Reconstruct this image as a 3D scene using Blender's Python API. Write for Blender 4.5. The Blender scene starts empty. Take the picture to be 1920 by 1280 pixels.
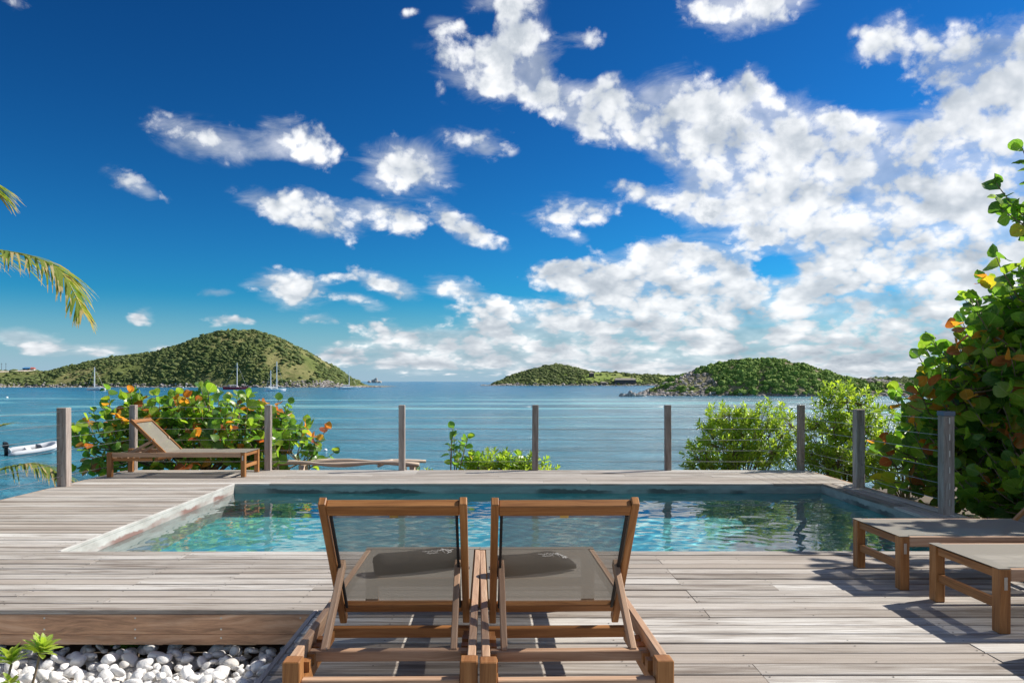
import bpy, bmesh, math, random
import numpy as np
from mathutils import Vector, Matrix

R = math.radians
sc = bpy.context.scene
col = sc.collection
rng = random.Random(7)
nrg = np.random.default_rng(7)

# ------------------------------------------------------------------ camera
FPX, VPX, HZ, CAMH = 1480.0, 935.0, 715.0, 1.38      # focal length in photo pixels, vanishing point, horizon row, eye height
SEA = -4.62
cam = bpy.data.cameras.new('camera')
cam.sensor_width = 36.0
cam.lens = FPX / 1920 * 36.0
cam.shift_x = (960 - VPX) / 1920
cam.shift_y = (HZ - 640) / 1920
cam.clip_start, cam.clip_end = 0.05, 200000.0
camo = bpy.data.objects.new('camera', cam)
camo.location = (0, 0, CAMH)
camo.rotation_euler = (R(90), 0, 0)
col.objects.link(camo)
sc.camera = camo

# ------------------------------------------------------------------ node helpers
class NT:
    def __init__(s, tree):
        s.t = tree; s.n = tree.nodes; s.l = tree.links
    def add(s, typ, **kw):
        n = s.n.new(typ)
        for k, v in kw.items(): setattr(n, k, v)
        return n
    def put(s, sock, v):
        if isinstance(v, bpy.types.NodeSocket): s.l.new(v, sock)
        elif v is not None: sock.default_value = v
    def math(s, op, a, b=None, c=None, clamp=False):
        n = s.add('ShaderNodeMath', operation=op, use_clamp=clamp)
        s.put(n.inputs[0], a)
        if b is not None: s.put(n.inputs[1], b)
        if c is not None: s.put(n.inputs[2], c)
        return n.outputs[0]
    def vmath(s, op, a, b=None, out=0):
        n = s.add('ShaderNodeVectorMath', operation=op)
        s.put(n.inputs[0], a)
        if b is not None:
            s.put(n.inputs['Scale'] if op == 'SCALE' else n.inputs[1], b)
        return n.outputs[out]
    def noise(s, vec, scale, detail=4, rough=0.55, dist=0.0, col=False):
        n = s.add('ShaderNodeTexNoise')
        s.put(n.inputs['Vector'], vec)
        n.inputs['Scale'].default_value = scale
        n.inputs['Detail'].default_value = detail
        n.inputs['Roughness'].default_value = rough
        n.inputs['Distortion'].default_value = dist
        return n.outputs['Color' if col else 'Fac']
    def ramp(s, f, stops, interp='LINEAR'):
        n = s.add('ShaderNodeValToRGB'); n.color_ramp.interpolation = interp
        e = n.color_ramp.elements
        while len(e) > 1: e.remove(e[-1])
        for i, (p, c) in enumerate(stops):
            x = e[0] if i == 0 else e.new(p)
            x.position = p; x.color = (*c, 1) if len(c) == 3 else c
        s.put(n.inputs[0], f)
        return n.outputs['Color']
    def mix(s, f, a, b, mode='MIX'):
        n = s.add('ShaderNodeMix', data_type='RGBA', blend_type=mode)
        s.put(n.inputs[0], f)
        for k, v in ((6, a), (7, b)):
            if isinstance(v, (tuple, list)) and len(v) == 3: v = (*v, 1)
            s.put(n.inputs[k], v)
        return n.outputs[2]
    def maprange(s, v, a, b, c, d, smooth=False):
        n = s.add('ShaderNodeMapRange', interpolation_type='SMOOTHSTEP' if smooth else 'LINEAR')
        s.put(n.inputs[0], v)
        for i, x in enumerate((a, b, c, d)): s.put(n.inputs[i + 1], x)
        return n.outputs[0]
    def mapping(s, vec, loc=(0, 0, 0), rot=(0, 0, 0), scale=(1, 1, 1), typ='POINT'):
        n = s.add('ShaderNodeMapping', vector_type=typ)
        s.put(n.inputs[0], vec)
        n.inputs[1].default_value = loc; n.inputs[2].default_value = rot; n.inputs[3].default_value = scale
        return n.outputs[0]
    def bump(s, h, strength, dist):
        n = s.add('ShaderNodeBump')
        n.inputs['Strength'].default_value = strength; n.inputs['Distance'].default_value = dist
        s.put(n.inputs['Height'], h)
        return n.outputs[0]

# ------------------------------------------------------------------ world: Nishita sky with broken trade-wind clouds
SUN_DIR = Vector((0.36, 0.14, 0.355)).normalized()
SUN_EL = math.asin(SUN_DIR.z)
SUN_AZ = math.atan2(SUN_DIR.x, SUN_DIR.y)
world = bpy.data.worlds.new('World'); sc.world = world; world.use_nodes = True
def build_world():
    nt = NT(world.node_tree); nt.n.clear()
    out = nt.add('ShaderNodeOutputWorld'); bg = nt.add('ShaderNodeBackground')
    bg.inputs[1].default_value = 0.1
    nt.l.new(bg.outputs[0], out.inputs[0])
    sky = nt.add('ShaderNodeTexSky', sky_type='NISHITA')
    sky.sun_disc = False; sky.sun_elevation = SUN_EL; sky.sun_rotation = SUN_AZ
    sky.altitude = 10; sky.air_density = 1.0; sky.dust_density = 0.25; sky.ozone_density = 3.0
    blue = nt.mix(1.0, sky.outputs[0], (0.42 * .1275, 0.74 * .1275, 0.98 * .1275), 'MULTIPLY')
    gm = nt.add('ShaderNodeGamma'); nt.put(gm.inputs[0], blue); gm.inputs[1].default_value = 1.78      # polarised, deep blue sky
    blue = nt.mix(1.0, gm.outputs[0], (4.6, 8.8, 7.0), 'MULTIPLY')
    elev = nt.add('ShaderNodeSeparateXYZ'); nt.l.new(nt.add('ShaderNodeTexCoord').outputs['Generated'], elev.inputs[0])
    blue = nt.mix(nt.maprange(nt.math('ABSOLUTE', elev.outputs[2]), 0.11, 0.0, 0.0, 0.9, True), blue, (2.85, 3.95, 5.0))   # paler air low down
    d = nt.add('ShaderNodeTexCoord').outputs['Generated']
    sep = nt.add('ShaderNodeSeparateXYZ'); nt.l.new(d, sep.inputs[0])
    x, y, z = sep.outputs
    az = nt.math('ARCTAN2', x, y)
    el = nt.math('ARCSINE', z)
    comb = nt.add('ShaderNodeCombineXYZ'); nt.l.new(az, comb.inputs[0]); nt.l.new(el, comb.inputs[1])
    P0 = comb.outputs[0]
    # noise lives on the direction sphere so that it has no seam; flatter towards the horizon
    zz = nt.math('POWER', nt.math('MAXIMUM', z, 0.0), 0.62)
    c2 = nt.add('ShaderNodeCombineXYZ')
    nt.l.new(x, c2.inputs[0]); nt.l.new(y, c2.inputs[1]); nt.l.new(nt.math('MULTIPLY', zz, 1.15), c2.inputs[2])
    D = c2.outputs[0]
    warpc = nt.noise(D, 9.0, 4, 0.6, col=True)
    warp = nt.vmath('SUBTRACT', warpc, (0.5, 0.5, 0.5))
    P = nt.vmath('ADD', P0, nt.vmath('MULTIPLY', warp, (0.060, 0.036, 0.0)))
    # cloud banks, as directions (azimuth, elevation)
    banks = [  # photo column, row, half width, half height, tilt, weight
        (385, 262, 130, 40, -9, .85), (555, 275, 100, 52, -12, .95), (765, 312, 105, 58, -12, 1.0), (630, 345, 190, 17, -13, -.6),
        (520, 392, 100, 40, -14, .85), (610, 405, 95, 60, -22, .95), (725, 395, 85, 55, -30, .9), (865, 425, 105, 28, -27, .85),
        (255, 348, 66, 26, -18, .75), (545, 545, 88, 40, -8, 1.1), (722, 535, 78, 26, -18, .95), (850, 543, 66, 28, -10, .85),
        (675, 570, 52, 20, -12, .7), (595, 600, 50, 14, -5, .6), (628, 527, 32, 15, 0, .6), (270, 594, 36, 22, -5, .85), (432, 604, 52, 16, 0, .85),
        (60, 634, 95, 32, -12, 1.0), (195, 652, 75, 20, 0, .85), (410, 553, 36, 14, 0, .5), (300, 650, 40, 12, 0, .5),
        (975, 105, 62, 75, -35, 1.05), (900, 140, 110, 62, -20, .75), (1045, 190, 110, 52, -35, .95), (1140, 225, 80, 55, -25, .85), (1150, 175, 40, 30, 0, .6),
        (890, 262, 85, 34, -8, .72), (1100, 392, 82, 30, -10, .75), (1030, 410, 70, 26, -15, .5), (1060, 445, 60, 18, -15, .5),
        (1400, 12, 150, 46, 0, 1.0), (945, 8, 85, 24, 0, .7), (1078, 72, 56, 22, 0, .55), (845, 50, 45, 20, 0, .5), (765, 22, 28, 12, 0, .45), (30, 5, 50, 20, 0, .5),
        (1660, 75, 95, 48, 10, .72), (1780, 120, 110, 66, -8, .85), (1920, 110, 130, 85, 0, .95), (1890, 230, 150, 110, 0, 1.1),
        (1265, 225, 95, 90, -20, 1.05), (1405, 175, 52, 60, 30, .95), (1380, 270, 190, 90, -18, 1.25), (1560, 265, 150, 75, -15, 1.1),
        (1500, 350, 240, 115, -15, 1.3), (1740, 380, 260, 160, 0, 1.3), (1960, 420, 260, 260, 0, 1.3), (1190, 350, 70, 30, -20, .7), (1300, 385, 90, 50, -15, .8),
        (1640, 520, 260, 110, -10, 1.3), (1480, 430, 130, 70, -20, 1.0), (1840, 600, 260, 130, 0, 1.3),
        (1200, 525, 190, 62, 3, 1.1), (1060, 517, 90, 26, 2, .85), (1300, 480, 120, 50, -15, .95), (1400, 560, 150, 50, -15, 1.05),
        (960, 585, 120, 36, -5, .85), (1130, 600, 190, 46, 0, 1.0), (1420, 620, 300, 55, 0, 1.1), (1700, 660, 330, 70, 0, 1.2),
        (760, 640, 120, 42, -5, 1.0), (920, 640, 170, 46, 0, 1.05), (1120, 655, 250, 46, 0, 1.1), (640, 665, 60, 26, 0, .7), (820, 680, 210, 26, 0, .8), (1250, 690, 330, 26, 0, .9),
        (1455, 490, 60, 34, -20, -.75), (1250, 425, 85, 30, -15, -.35), (1190, 310, 120, 30, -20, -.4), (1620, 205, 90, 28, -20, -.3), (1300, 555, 70, 14, -5, -.3), (1520, 230, 40, 26, 0, -.3)]
    field = None
    for (cx, cy, rx, ry, tilt, w) in banks:
        a = math.atan((cx - VPX) / FPX); ca = math.cos(a)
        e = math.atan((HZ - cy) / FPX * ca)
        m = nt.mapping(P, (a, e, 0), (0, 0, R(tilt)), ((1.30 if cx < 900 else 1.36) * rx / FPX * ca * ca, (1.22 if cx < 900 else 1.36) * ry / FPX * ca, 1), 'TEXTURE')
        f = nt.maprange(nt.vmath('LENGTH', m, out=1), 1.0, 0.0, 0.0, w, True)
        field = f if field is None else nt.math('ADD', field, f)
    # the rest of the sky, where the camera does not look: the same broken cloud
    side = nt.math('ABSOLUTE', nt.math('ADD', az, 0.0))
    away = nt.math('MAXIMUM', nt.maprange(side, 0.62, 0.85, 0, 1, True), nt.maprange(el, 0.46, 0.62, 0, 1, True))
    cover = nt.maprange(nt.noise(D, 2.6, 3, 0.5), 0.47, 0.66, 0.0, 1.1, True)
    field = nt.math('MINIMUM', nt.math('ADD', field, nt.math('MULTIPLY', away, cover)), 0.84)
    n1 = nt.noise(D, 17.0, 11, 0.67, 0.15)
    off = tuple(0.022 * v for v in (SUN_DIR.x, SUN_DIR.y, SUN_DIR.z * 1.3))
    n1s = nt.noise(D, 13.0, 4, 0.5)
    n2 = nt.noise(nt.vmath('ADD', D, off), 13.0, 4, 0.5)
    vv = nt.add('ShaderNodeTexVoronoi', feature='F1'); vv.inputs['Scale'].default_value = 26.0; vv.inputs['Detail'].default_value = 2.0; vv.inputs['Roughness'].default_value = 0.55
    nt.l.new(nt.vmath('ADD', D, nt.vmath('SCALE', warp, 0.05)), vv.inputs['Vector'])
    puff = nt.math('SUBTRACT', 0.50, vv.outputs['Distance'])          # rounded heads of the cumulus
    dens = nt.math('ADD', nt.math('ADD', field, nt.math('MULTIPLY', puff, 0.75)), nt.math('MULTIPLY', nt.math('SUBTRACT', n1, 0.5), 2.2))
    mask = nt.maprange(dens, -0.06, 0.60, 0.0, 1.0, True)
    wisp = nt.noise(nt.mapping(D, rot=(0.2, 0.5, 0.3), scale=(1.0, 1.0, 2.4)), 11.0, 8, 0.68, 0.6)
    veil = nt.math('MULTIPLY', nt.maprange(nt.math('ADD', field, nt.math('MULTIPLY', nt.math('SUBTRACT', wisp, .5), 1.6)), .16, 1.0, 0, .55, True), 1.0)
    mask = nt.math('MAXIMUM', mask, veil)
    mask = nt.math('MULTIPLY', mask, nt.maprange(field, 0.02, 0.22, 0, 1, True))
    # sunlit side brighter, thick bases grey
    lit = nt.math('ADD', nt.math('ADD', 0.77, nt.math('MULTIPLY', puff, 0.45)), nt.math('MULTIPLY', nt.math('SUBTRACT', n1s, n2), 1.4))
    thick = nt.maprange(dens, 0.35, 1.15, 0.0, 1.0, True)
    big = nt.noise(D, 5.0, 4, 0.6)
    base = nt.math('MULTIPLY', thick, nt.maprange(big, 0.42, 0.68, 0.0, 0.50, True))
    low = nt.maprange(el, 0.17, 0.03, 0.0, 0.13, True)
    shade = nt.math('SUBTRACT', nt.math('SUBTRACT', lit, base), low, clamp=True)
    ccol = nt.ramp(shade, [(0.0, (.26, .31, .37)), (0.4, (.50, .54, .585)), (0.75, (.84, .85, .86)), (1.0, (1.0, 1.0, .99))])
    ccol = nt.mix(1.0, ccol, (9.5, 9.5, 9.5), 'MULTIPLY')
    final = nt.mix(nt.math('MULTIPLY', mask, 0.97), blue, ccol)
    nt.l.new(final, bg.inputs[0])
build_world()

# ------------------------------------------------------------------ sun and exposure
sun = bpy.data.lights.new('sun', 'SUN')
sun.energy = 4.8; sun.angle = R(0.53); sun.color = (1.0, 0.95, 0.87)
sun.cycles.is_caustics_light = True
suno = bpy.data.objects.new('sun', sun); col.objects.link(suno)
suno.location = SUN_DIR * 60
suno.rotation_euler = (-SUN_DIR).to_track_quat('-Z', 'Y').to_euler()
sc.view_settings.view_transform = 'Standard'; sc.view_settings.look = 'None'
sc.view_settings.gamma = 1.0; sc.view_settings.use_curve_mapping = False
sc.view_settings.exposure = 0.42
sc.render.engine = 'CYCLES'
sc.cycles.max_bounces = 8; sc.cycles.transparent_max_bounces = 24
sc.cycles.caustics_reflective = False; sc.cycles.caustics_refractive = True
sc.cycles.sample_clamp_indirect = 6.0
sc.cycles.use_denoising = True

# ------------------------------------------------------------------ materials
MATS = {}
def new_mat(name):
    m = bpy.data.materials.new(name); m.use_nodes = True
    nt = NT(m.node_tree); MATS[name] = m
    return m, nt, nt.n['Principled BSDF']
def plain(name, c, rough=0.6, metal=0.0, vary=0.12, scale=8.0, bump=0.0):
    m, nt, p = new_mat(name)
    tc = nt.add('ShaderNodeTexCoord').outputs['Object']
    f = nt.noise(tc, scale, 5, 0.6)
    k = nt.maprange(f, 0.3, 0.7, 1 - vary, 1 + vary)
    cc = nt.vmath('SCALE', c, k)
    nt.l.new(cc, p.inputs['Base Color'])
    p.inputs['Roughness'].default_value = rough; p.inputs['Metallic'].default_value = metal
    if bump: nt.l.new(nt.bump(f, 0.5, bump), p.inputs['Normal'])
    return m
def wood(name, dark, mid, light, rough=0.7, streak=1.0, bump=0.002, tones=((.75, .72, .70), (1.12, 1.08, 1.05)), fine=38.0, patch=None, coat=0.0):
    """timber; the UV map is in metres with u along the grain"""
    m, nt, p = new_mat(name)
    uv = nt.add('ShaderNodeUVMap').outputs[0]
    rnd = nt.add('ShaderNodeObjectInfo').outputs['Random']
    r3 = nt.add('ShaderNodeCombineXYZ')
    nt.l.new(nt.math('MULTIPLY', rnd, 37.0), r3.inputs[0]); nt.l.new(nt.math('MULTIPLY', rnd, 91.0), r3.inputs[2])
    v = nt.vmath('ADD', uv, r3.outputs[0])
    wob = nt.noise(nt.mapping(v, scale=(1.3, 5, 1)), 1.0, 3, 0.5)
    v2 = nt.add('ShaderNodeCombineXYZ')
    s = nt.add('ShaderNodeSeparateXYZ'); nt.l.new(v, s.inputs[0])
    nt.l.new(nt.math('MULTIPLY', s.outputs[0], 1.5), v2.inputs[0])
    nt.l.new(nt.math('ADD', nt.math('MULTIPLY', s.outputs[1], fine), nt.math('MULTIPLY', wob, 5.0)), v2.inputs[1])
    nt.l.new(s.outputs[2], v2.inputs[2])
    g = nt.noise(v2.outputs[0], 1.0, 9, 0.74)
    c = nt.ramp(g, [(0.28, dark), (0.5, mid), (0.72, light)])
    blotch = nt.noise(nt.mapping(v, scale=(1.1, 9, 1)), 1.0, 5, 0.65)
    c = nt.mix(nt.maprange(blotch, 0.46, 0.70, 0, 0.75 * streak, True), c, dark)
    tone = nt.mix(rnd, tones[0], tones[1])
    c = nt.mix(1.0, c, tone, 'MULTIPLY')
    if patch:
        rr = nt.math('FRACT', nt.math('MULTIPLY', rnd, 17.31))
        c = nt.mix(nt.maprange(rr, 0.4, 1.0, 0, 0.7), c, patch)
    nt.l.new(c, p.inputs['Base Color'])
    p.inputs['Roughness'].default_value = rough
    p.inputs['Coat Weight'].default_value = coat
    p.inputs['Specular IOR Level'].default_value = 0.3
    nt.l.new(nt.bump(g, 0.6, bump), p.inputs['Normal'])
    return m
wood('deck_wood', (.17, .13, .10), (.50, .465, .42), (.82, .81, .78), 0.75, 1.0, 0.004, ((.62, .575, .535), (1.19, 1.21, 1.22)), 80.0, (.385, .325, .27))
wood('fascia_wood', (.15, .09, .06), (.62, .365, .215), (.82, .58, .40), 0.7, 0.8, 0.004, fine=20.0)
wood('post_wood', (.15, .115, .10), (.40, .345, .305), (.60, .55, .51), 0.8, 0.9, 0.004, fine=26.0)
wood('teak', (.15, .058, .020), (.36, .160, .052), (.50, .255, .10), 0.48, 0.6, 0.0012, ((.85, .82, .8), (1.1, 1.1, 1.1)), 46.0, None)
wood('teak_sunlit', (.24, .135, .08), (.47, .295, .185), (.62, .455, .32), 0.62, 0.5, 0.0012, ((.9, .88, .86), (1.08, 1.08, 1.08)), 46.0, None)  # paler copy of the teak, sunlight on rails and struts put into its colour
wood('driftwood', (.36, .27, .20), (.66, .54, .43), (.80, .70, .60), 0.85, 0.5, 0.004)
plain('joist', (.05, .04, .035), 0.9)
plain('steel_cable', (.50, .51, .52), 0.38, 1.0, 0.05)
plain('bracket', (.50, .49, .46), 0.45, 0.9, 0.05)
plain('brass', (.65, .47, .16), 0.4, 0.8, 0.05)
plain('screw', (.05, .045, .04), 0.6, 0.5, 0.05)
plain('post_cap', (.10, .13, .19), 0.35, 0.3, 0.05)
plain('black_edge', (.012, .012, .013), 0.6, 0, 0.05)
def pebble_mat():
    m, nt, p = new_mat('pebble')
    rnd = nt.add('ShaderNodeObjectInfo').outputs['Random']; isl = nt.add('ShaderNodeNewGeometry').outputs['Random Per Island']
    r = nt.math('FRACT', nt.math('ADD', rnd, isl))
    c = nt.ramp(r, [(0, (.86, .85, .83)), (.55, (.81, .79, .76)), (.85, (.70, .68, .65)), (1, (.58, .55, .51))])
    tc = nt.add('ShaderNodeTexCoord').outputs['Object']
    n = nt.noise(tc, 2.2, 6, .65)
    c = nt.mix(nt.maprange(n, .52, .72, 0, .45, True), c, (.42, .38, .33))
    nt.l.new(c, p.inputs['Base Color']); p.inputs['Roughness'].default_value = .6
    nt.l.new(nt.bump(n, .3, .05), p.inputs['Normal'])
pebble_mat()
plain('bark', (.20, .155, .12), 0.9, 0, 0.35, 14.0, 0.01)
plain('twig', (.23, .17, .11), 0.85, 0, 0.3, 20.0)
plain('soil', (.14, .105, .075), 0.95, 0, 0.35, 1.4, 0.03)
plain('boat_white', (.88, .88, .87), 0.3, 0, 0.03)
plain('boat_red', (.52, .055, .07), 0.35, 0, 0.05)
plain('boat_glass', (.02, .03, .04), 0.1, 0, 0.05)
plain('boat_dark', (.03, .04, .06), 0.4, 0, 0.05)
plain('mast', (.82, .82, .82), 0.4, 0.0, 0.03)
plain('sail_cover', (.10, .16, .30), 0.8, 0, 0.1)
plain('hypalon', (.70, .71, .72), 0.5, 0, 0.04)
plain('grey_rubber', (.22, .23, .25), 0.6, 0, 0.1)
plain('motor_black', (.012, .013, .016), 0.3, 0, 0.05)
plain('towel', (.030, .026, .023), 0.95, 0, 0.25, 60.0, 0.004)
plain('thread', (.72, .70, .67), 0.7, 0, 0.03)
plain('roof_thatch', (.30, .27, .23), 0.9, 0, 0.2, 0.6)
plain('wall_dark', (.10, .09, .085), 0.9, 0, 0.2, 0.6)
plain('wall_blue', (.05, .20, .42), 0.7, 0, 0.1)
plain('wall_white', (.70, .69, .66), 0.7, 0, 0.1)
plain('roof_red', (.42, .10, .08), 0.7, 0, 0.1)
plain('track', (.55, .48, .40), 0.95, 0, 0.15, 0.3)
plain('beach_sand', (.60, .52, .42), 0.95, 0, 0.12, 0.2)

def sling_mat():
    m, nt, p = new_mat('sling')
    uv = nt.add('ShaderNodeUVMap').outputs[0]
    w = nt.noise(nt.mapping(uv, scale=(260, 260, 1)), 1.0, 2, 0.5)
    big = nt.noise(uv, 3.0, 3)
    c = nt.mix(w, (.27, .24, .18), (.345, .31, .245))
    c = nt.mix(nt.maprange(big, .35, .65, 0, .3), c, (.22, .20, .165))
    nt.l.new(c, p.inputs['Base Color']); p.inputs['Roughness'].default_value = 0.75
    tr = nt.add('ShaderNodeBsdfTransparent')
    mx = nt.add('ShaderNodeMixShader')
    nt.put(mx.inputs[0], nt.maprange(w, 0.3, 0.7, 0.56, 0.74))        # open weave
    nt.l.new(tr.outputs[0], mx.inputs[1]); nt.l.new(p.outputs[0], mx.inputs[2])
    nt.l.new(mx.outputs[0], nt.n['Material Output'].inputs[0])
sling_mat()
def sling_dense():
    m, nt, p = new_mat('sling_seat')
    uv = nt.add('ShaderNodeUVMap').outputs[0]
    w = nt.noise(nt.mapping(uv, scale=(260, 260, 1)), 1.0, 2, 0.5)
    c = nt.mix(w, (.235, .212, .170), (.305, .277, .228))
    nt.l.new(c, p.inputs['Base Color']); p.inputs['Roughness'].default_value = 0.7
    tr = nt.add('ShaderNodeBsdfTransparent')
    mx = nt.add('ShaderNodeMixShader'); mx.inputs[0].default_value = 0.82
    nt.l.new(tr.outputs[0], mx.inputs[1]); nt.l.new(p.outputs[0], mx.inputs[2])
    nt.l.new(mx.outputs[0], nt.n['Material Output'].inputs[0])
sling_dense()

def leaf_mat(name, c1, c2, vein, trans=0.5, rough=0.33):
    m, nt, p = new_mat(name)
    isl = nt.add('ShaderNodeNewGeometry').outputs['Random Per Island']
    rnd = nt.add('ShaderNodeObjectInfo').outputs['Random']
    r = nt.math('FRACT', nt.math('ADD', isl, rnd))
    uv = nt.add('ShaderNodeUVMap').outputs[0]
    s = nt.add('ShaderNodeSeparateXYZ'); nt.l.new(uv, s.inputs[0])
    av = nt.math('ABSOLUTE', s.outputs[1])
    mid = nt.maprange(av, 0.02, 0.06, 1, 0, True)
    sv = nt.math('ABSOLUTE', nt.math('SUBTRACT', nt.math('FRACT', nt.math('SUBTRACT', nt.math('MULTIPLY', s.outputs[0], 4.2), nt.math('MULTIPLY', av, 2.2))), 0.5))
    side = nt.math('MULTIPLY', nt.maprange(sv, 0.03, 0.07, 1, 0, True), 0.55)
    c = nt.mix(r, c1, c2)
    bl = nt.noise(nt.vmath('ADD', uv, nt.vmath('SCALE', (7, 3, 1), nt.math('MULTIPLY', r, 9.0))), 2.5, 4, 0.6)
    c = nt.mix(nt.maprange(bl, 0.5, 0.75, 0, 0.45, True), c, vein)
    c = nt.mix(nt.math('MAXIMUM', mid, side), c, vein)
    nt.l.new(c, p.inputs['Base Color']); p.inputs['Roughness'].default_value = rough
    tl = nt.add('ShaderNodeBsdfTranslucent')
    nt.l.new(nt.mix(1.0, c, (2.2, 2.3, 1.0), 'MULTIPLY'), tl.inputs[0])
    mx = nt.add('ShaderNodeMixShader'); mx.inputs[0].default_value = trans
    nt.l.new(p.outputs[0], mx.inputs[1]); nt.l.new(tl.outputs[0], mx.inputs[2])
    nt.l.new(mx.outputs[0], nt.n['Material Output'].inputs[0])
leaf_mat('leaf_green', (.09, .195, .03), (.15, .28, .05), (.27, .36, .11))
leaf_mat('leaf_deep', (.055, .13, .03), (.09, .185, .045), (.17, .25, .09))
leaf_mat('leaf_lime', (.19, .32, .035), (.29, .38, .05), (.40, .45, .14))
leaf_mat('leaf_yellow', (.50, .38, .04), (.42, .40, .07), (.48, .24, .04))
leaf_mat('leaf_orange', (.60, .17, .03), (.55, .26, .045), (.58, .36, .12))
leaf_mat('leaf_rust', (.42, .085, .04), (.32, .11, .04), (.46, .22, .09))
leaf_mat('leaf_shrub', (.19, .29, .04), (.32, .40, .06), (.32, .40, .11), 0.4, 0.4)
leaf_mat('leaf_shrub_bright', (.28, .39, .04), (.42, .48, .06), (.46, .54, .14), 0.45, 0.4)
leaf_mat('leaf_palm', (.12, .20, .03), (.24, .28, .05), (.36, .33, .10), 0.3, 0.4)
leaf_mat('leaf_palm_dry', (.42, .30, .12), (.50, .40, .22), (.55, .45, .28), 0.3, 0.6)
leaf_mat('leaf_succulent', (.20, .30, .04), (.36, .42, .08), (.46, .50, .20), 0.3, 0.4)

def hill_mat(name, grass, dry, rock, dark):
    m, nt, p = new_mat(name)
    tc = nt.add('ShaderNodeTexCoord').outputs['Object']
    a = nt.noise(tc, 0.012, 5, 0.6); b = nt.noise(tc, 0.16, 6, 0.65); c3 = nt.noise(tc, 0.5, 4, 0.6)
    c = nt.mix(nt.maprange(a, .42, .58, 0, 1, True), grass, dry)
    c = nt.mix(nt.maprange(b, .50, .66, 0, .9, True), c, dark)
    c = nt.mix(nt.maprange(c3, .60, .74, 0, .7, True), c, rock)
    z = nt.add('ShaderNodeSeparateXYZ'); nt.l.new(tc, z.inputs[0])
    zz = nt.math('ADD', z.outputs[2], nt.math('MULTIPLY', b, 6.0))
    c = nt.mix(nt.maprange(zz, 5.0 , 2.6, 0, 1, True), c, rock)
    nt.l.new(c, p.inputs['Base Color']); p.inputs['Roughness'].default_value = 0.95
    p.inputs['Specular IOR Level'].default_value = 0.1
    nt.l.new(nt.bump(b, 0.8, 2.0), p.inputs['Normal'])
hill_mat('hill_green', (.135, .165, .048), (.235, .22, .09), (.32, .26, .19), (.09, .12, .036))
hill_mat('hill_field', (.20, .28, .055), (.25, .28, .09), (.30, .25, .18), (.10, .15, .04))
hill_mat('hill_rocky', (.14, .16, .055), (.24, .21, .13), (.26, .225, .195), (.09, .12, .04))
def scrub_mat(name, c1, c2, c3, sc_=0.8):
    m, nt, p = new_mat(name)
    isl = nt.add('ShaderNodeNewGeometry').outputs['Random Per Island']
    tc = nt.add('ShaderNodeTexCoord').outputs['Object']
    n = nt.noise(tc, sc_, 4, 0.7)
    c = nt.ramp(isl, [(0, c1), (.55, c2), (1, c3)])
    c = nt.vmath('SCALE', c, nt.maprange(n, .3, .7, .7, 1.3))
    nt.l.new(c, p.inputs['Base Color']); p.inputs['Roughness'].default_value = 0.9
    p.inputs['Specular IOR Level'].default_value = 0.15
    nt.l.new(nt.bump(n, 0.9, 0.5), p.inputs['Normal'])
scrub_mat('scrub_dark', (.075, .105, .034), (.115, .150, .048), (.17, .19, .076))
scrub_mat('scrub_bright', (.11, .19, .04), (.18, .29, .055), (.28, .37, .10), 2.0)
scrub_mat('boulder', (.20, .18, .16), (.34, .305, .275), (.50, .46, .42), 1.2)

def sea_mat():
    m, nt, p = new_mat('sea_water')
    g = nt.add('ShaderNodeTexCoord').outputs['Object']
    s = nt.add('ShaderNodeSeparateXYZ'); nt.l.new(g, s.inputs[0])
    # sandbars and weed: water over pale sand is turquoise
    bars = nt.noise(nt.mapping(g, scale=(0.0085, 0.036, 1)), 1.0, 4, 0.55)
    bay = nt.maprange(s.outputs[1], 330, 235, 0, 1, True)
    bays = nt.math('MULTIPLY', bay, nt.maprange(s.outputs[1], 80, 160, 0.1, 1, True))
    f = nt.math('MULTIPLY', nt.maprange(bars, .51, .60, 0, 1, True), bays)
    deep = nt.mix(nt.maprange(s.outputs[1], 60, 600, 0, 1, True), (.030, .185, .265), (.008, .115, .26))
    # gust streaks at every size, ruffled water's light and dark painted into the colour
    gust = nt.noise(nt.mapping(g, rot=(0, 0, R(-6)), scale=(0.035, 0.11, 1)), 1.0, 10, 0.74)
    deep = nt.mix(nt.maprange(gust, .40, .62, 0, .85, True), deep, (.065, .27, .345))
    deep = nt.mix(nt.maprange(gust, .46, .36, 0, .7, True), deep, (.010, .095, .155))
    right = nt.maprange(s.outputs[0], -10, 70, 0, 1, True)
    near = nt.math('MULTIPLY', right, nt.maprange(s.outputs[1], 340, 220, 0, 1, True))
    deep = nt.mix(nt.math('MULTIPLY', near, .85), deep, (.36, .47, .49))  # pale cloud reflection on the near right, painted into the base colour
    c = nt.mix(nt.math('MULTIPLY', f, .85), deep, (.26, .58, .60))
    nt.l.new(c, p.inputs['Base Color'])
    nt.l.new(nt.maprange(gust, .35, .65, .08, .30), p.inputs['Roughness']); p.inputs['IOR'].default_value = 1.333
    p.inputs['Specular IOR Level'].default_value = 0.4
    # wind waves
    w1 = nt.noise(nt.mapping(g, rot=(0, 0, R(-12)), scale=(0.45, 1.0, 1)), 0.22, 8, 0.66, 0.4)
    w2 = nt.noise(nt.mapping(g, rot=(0, 0, R(20)), scale=(0.5, 1.0, 1)), 1.3, 5, 0.6, 0.3)
    h = nt.math('ADD', nt.math('MULTIPLY', w1, 2.6), nt.math('MULTIPLY', w2, 0.45))
    nt.l.new(nt.bump(h, 1.0, 0.9), p.inputs['Normal'])
sea_mat()
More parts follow.
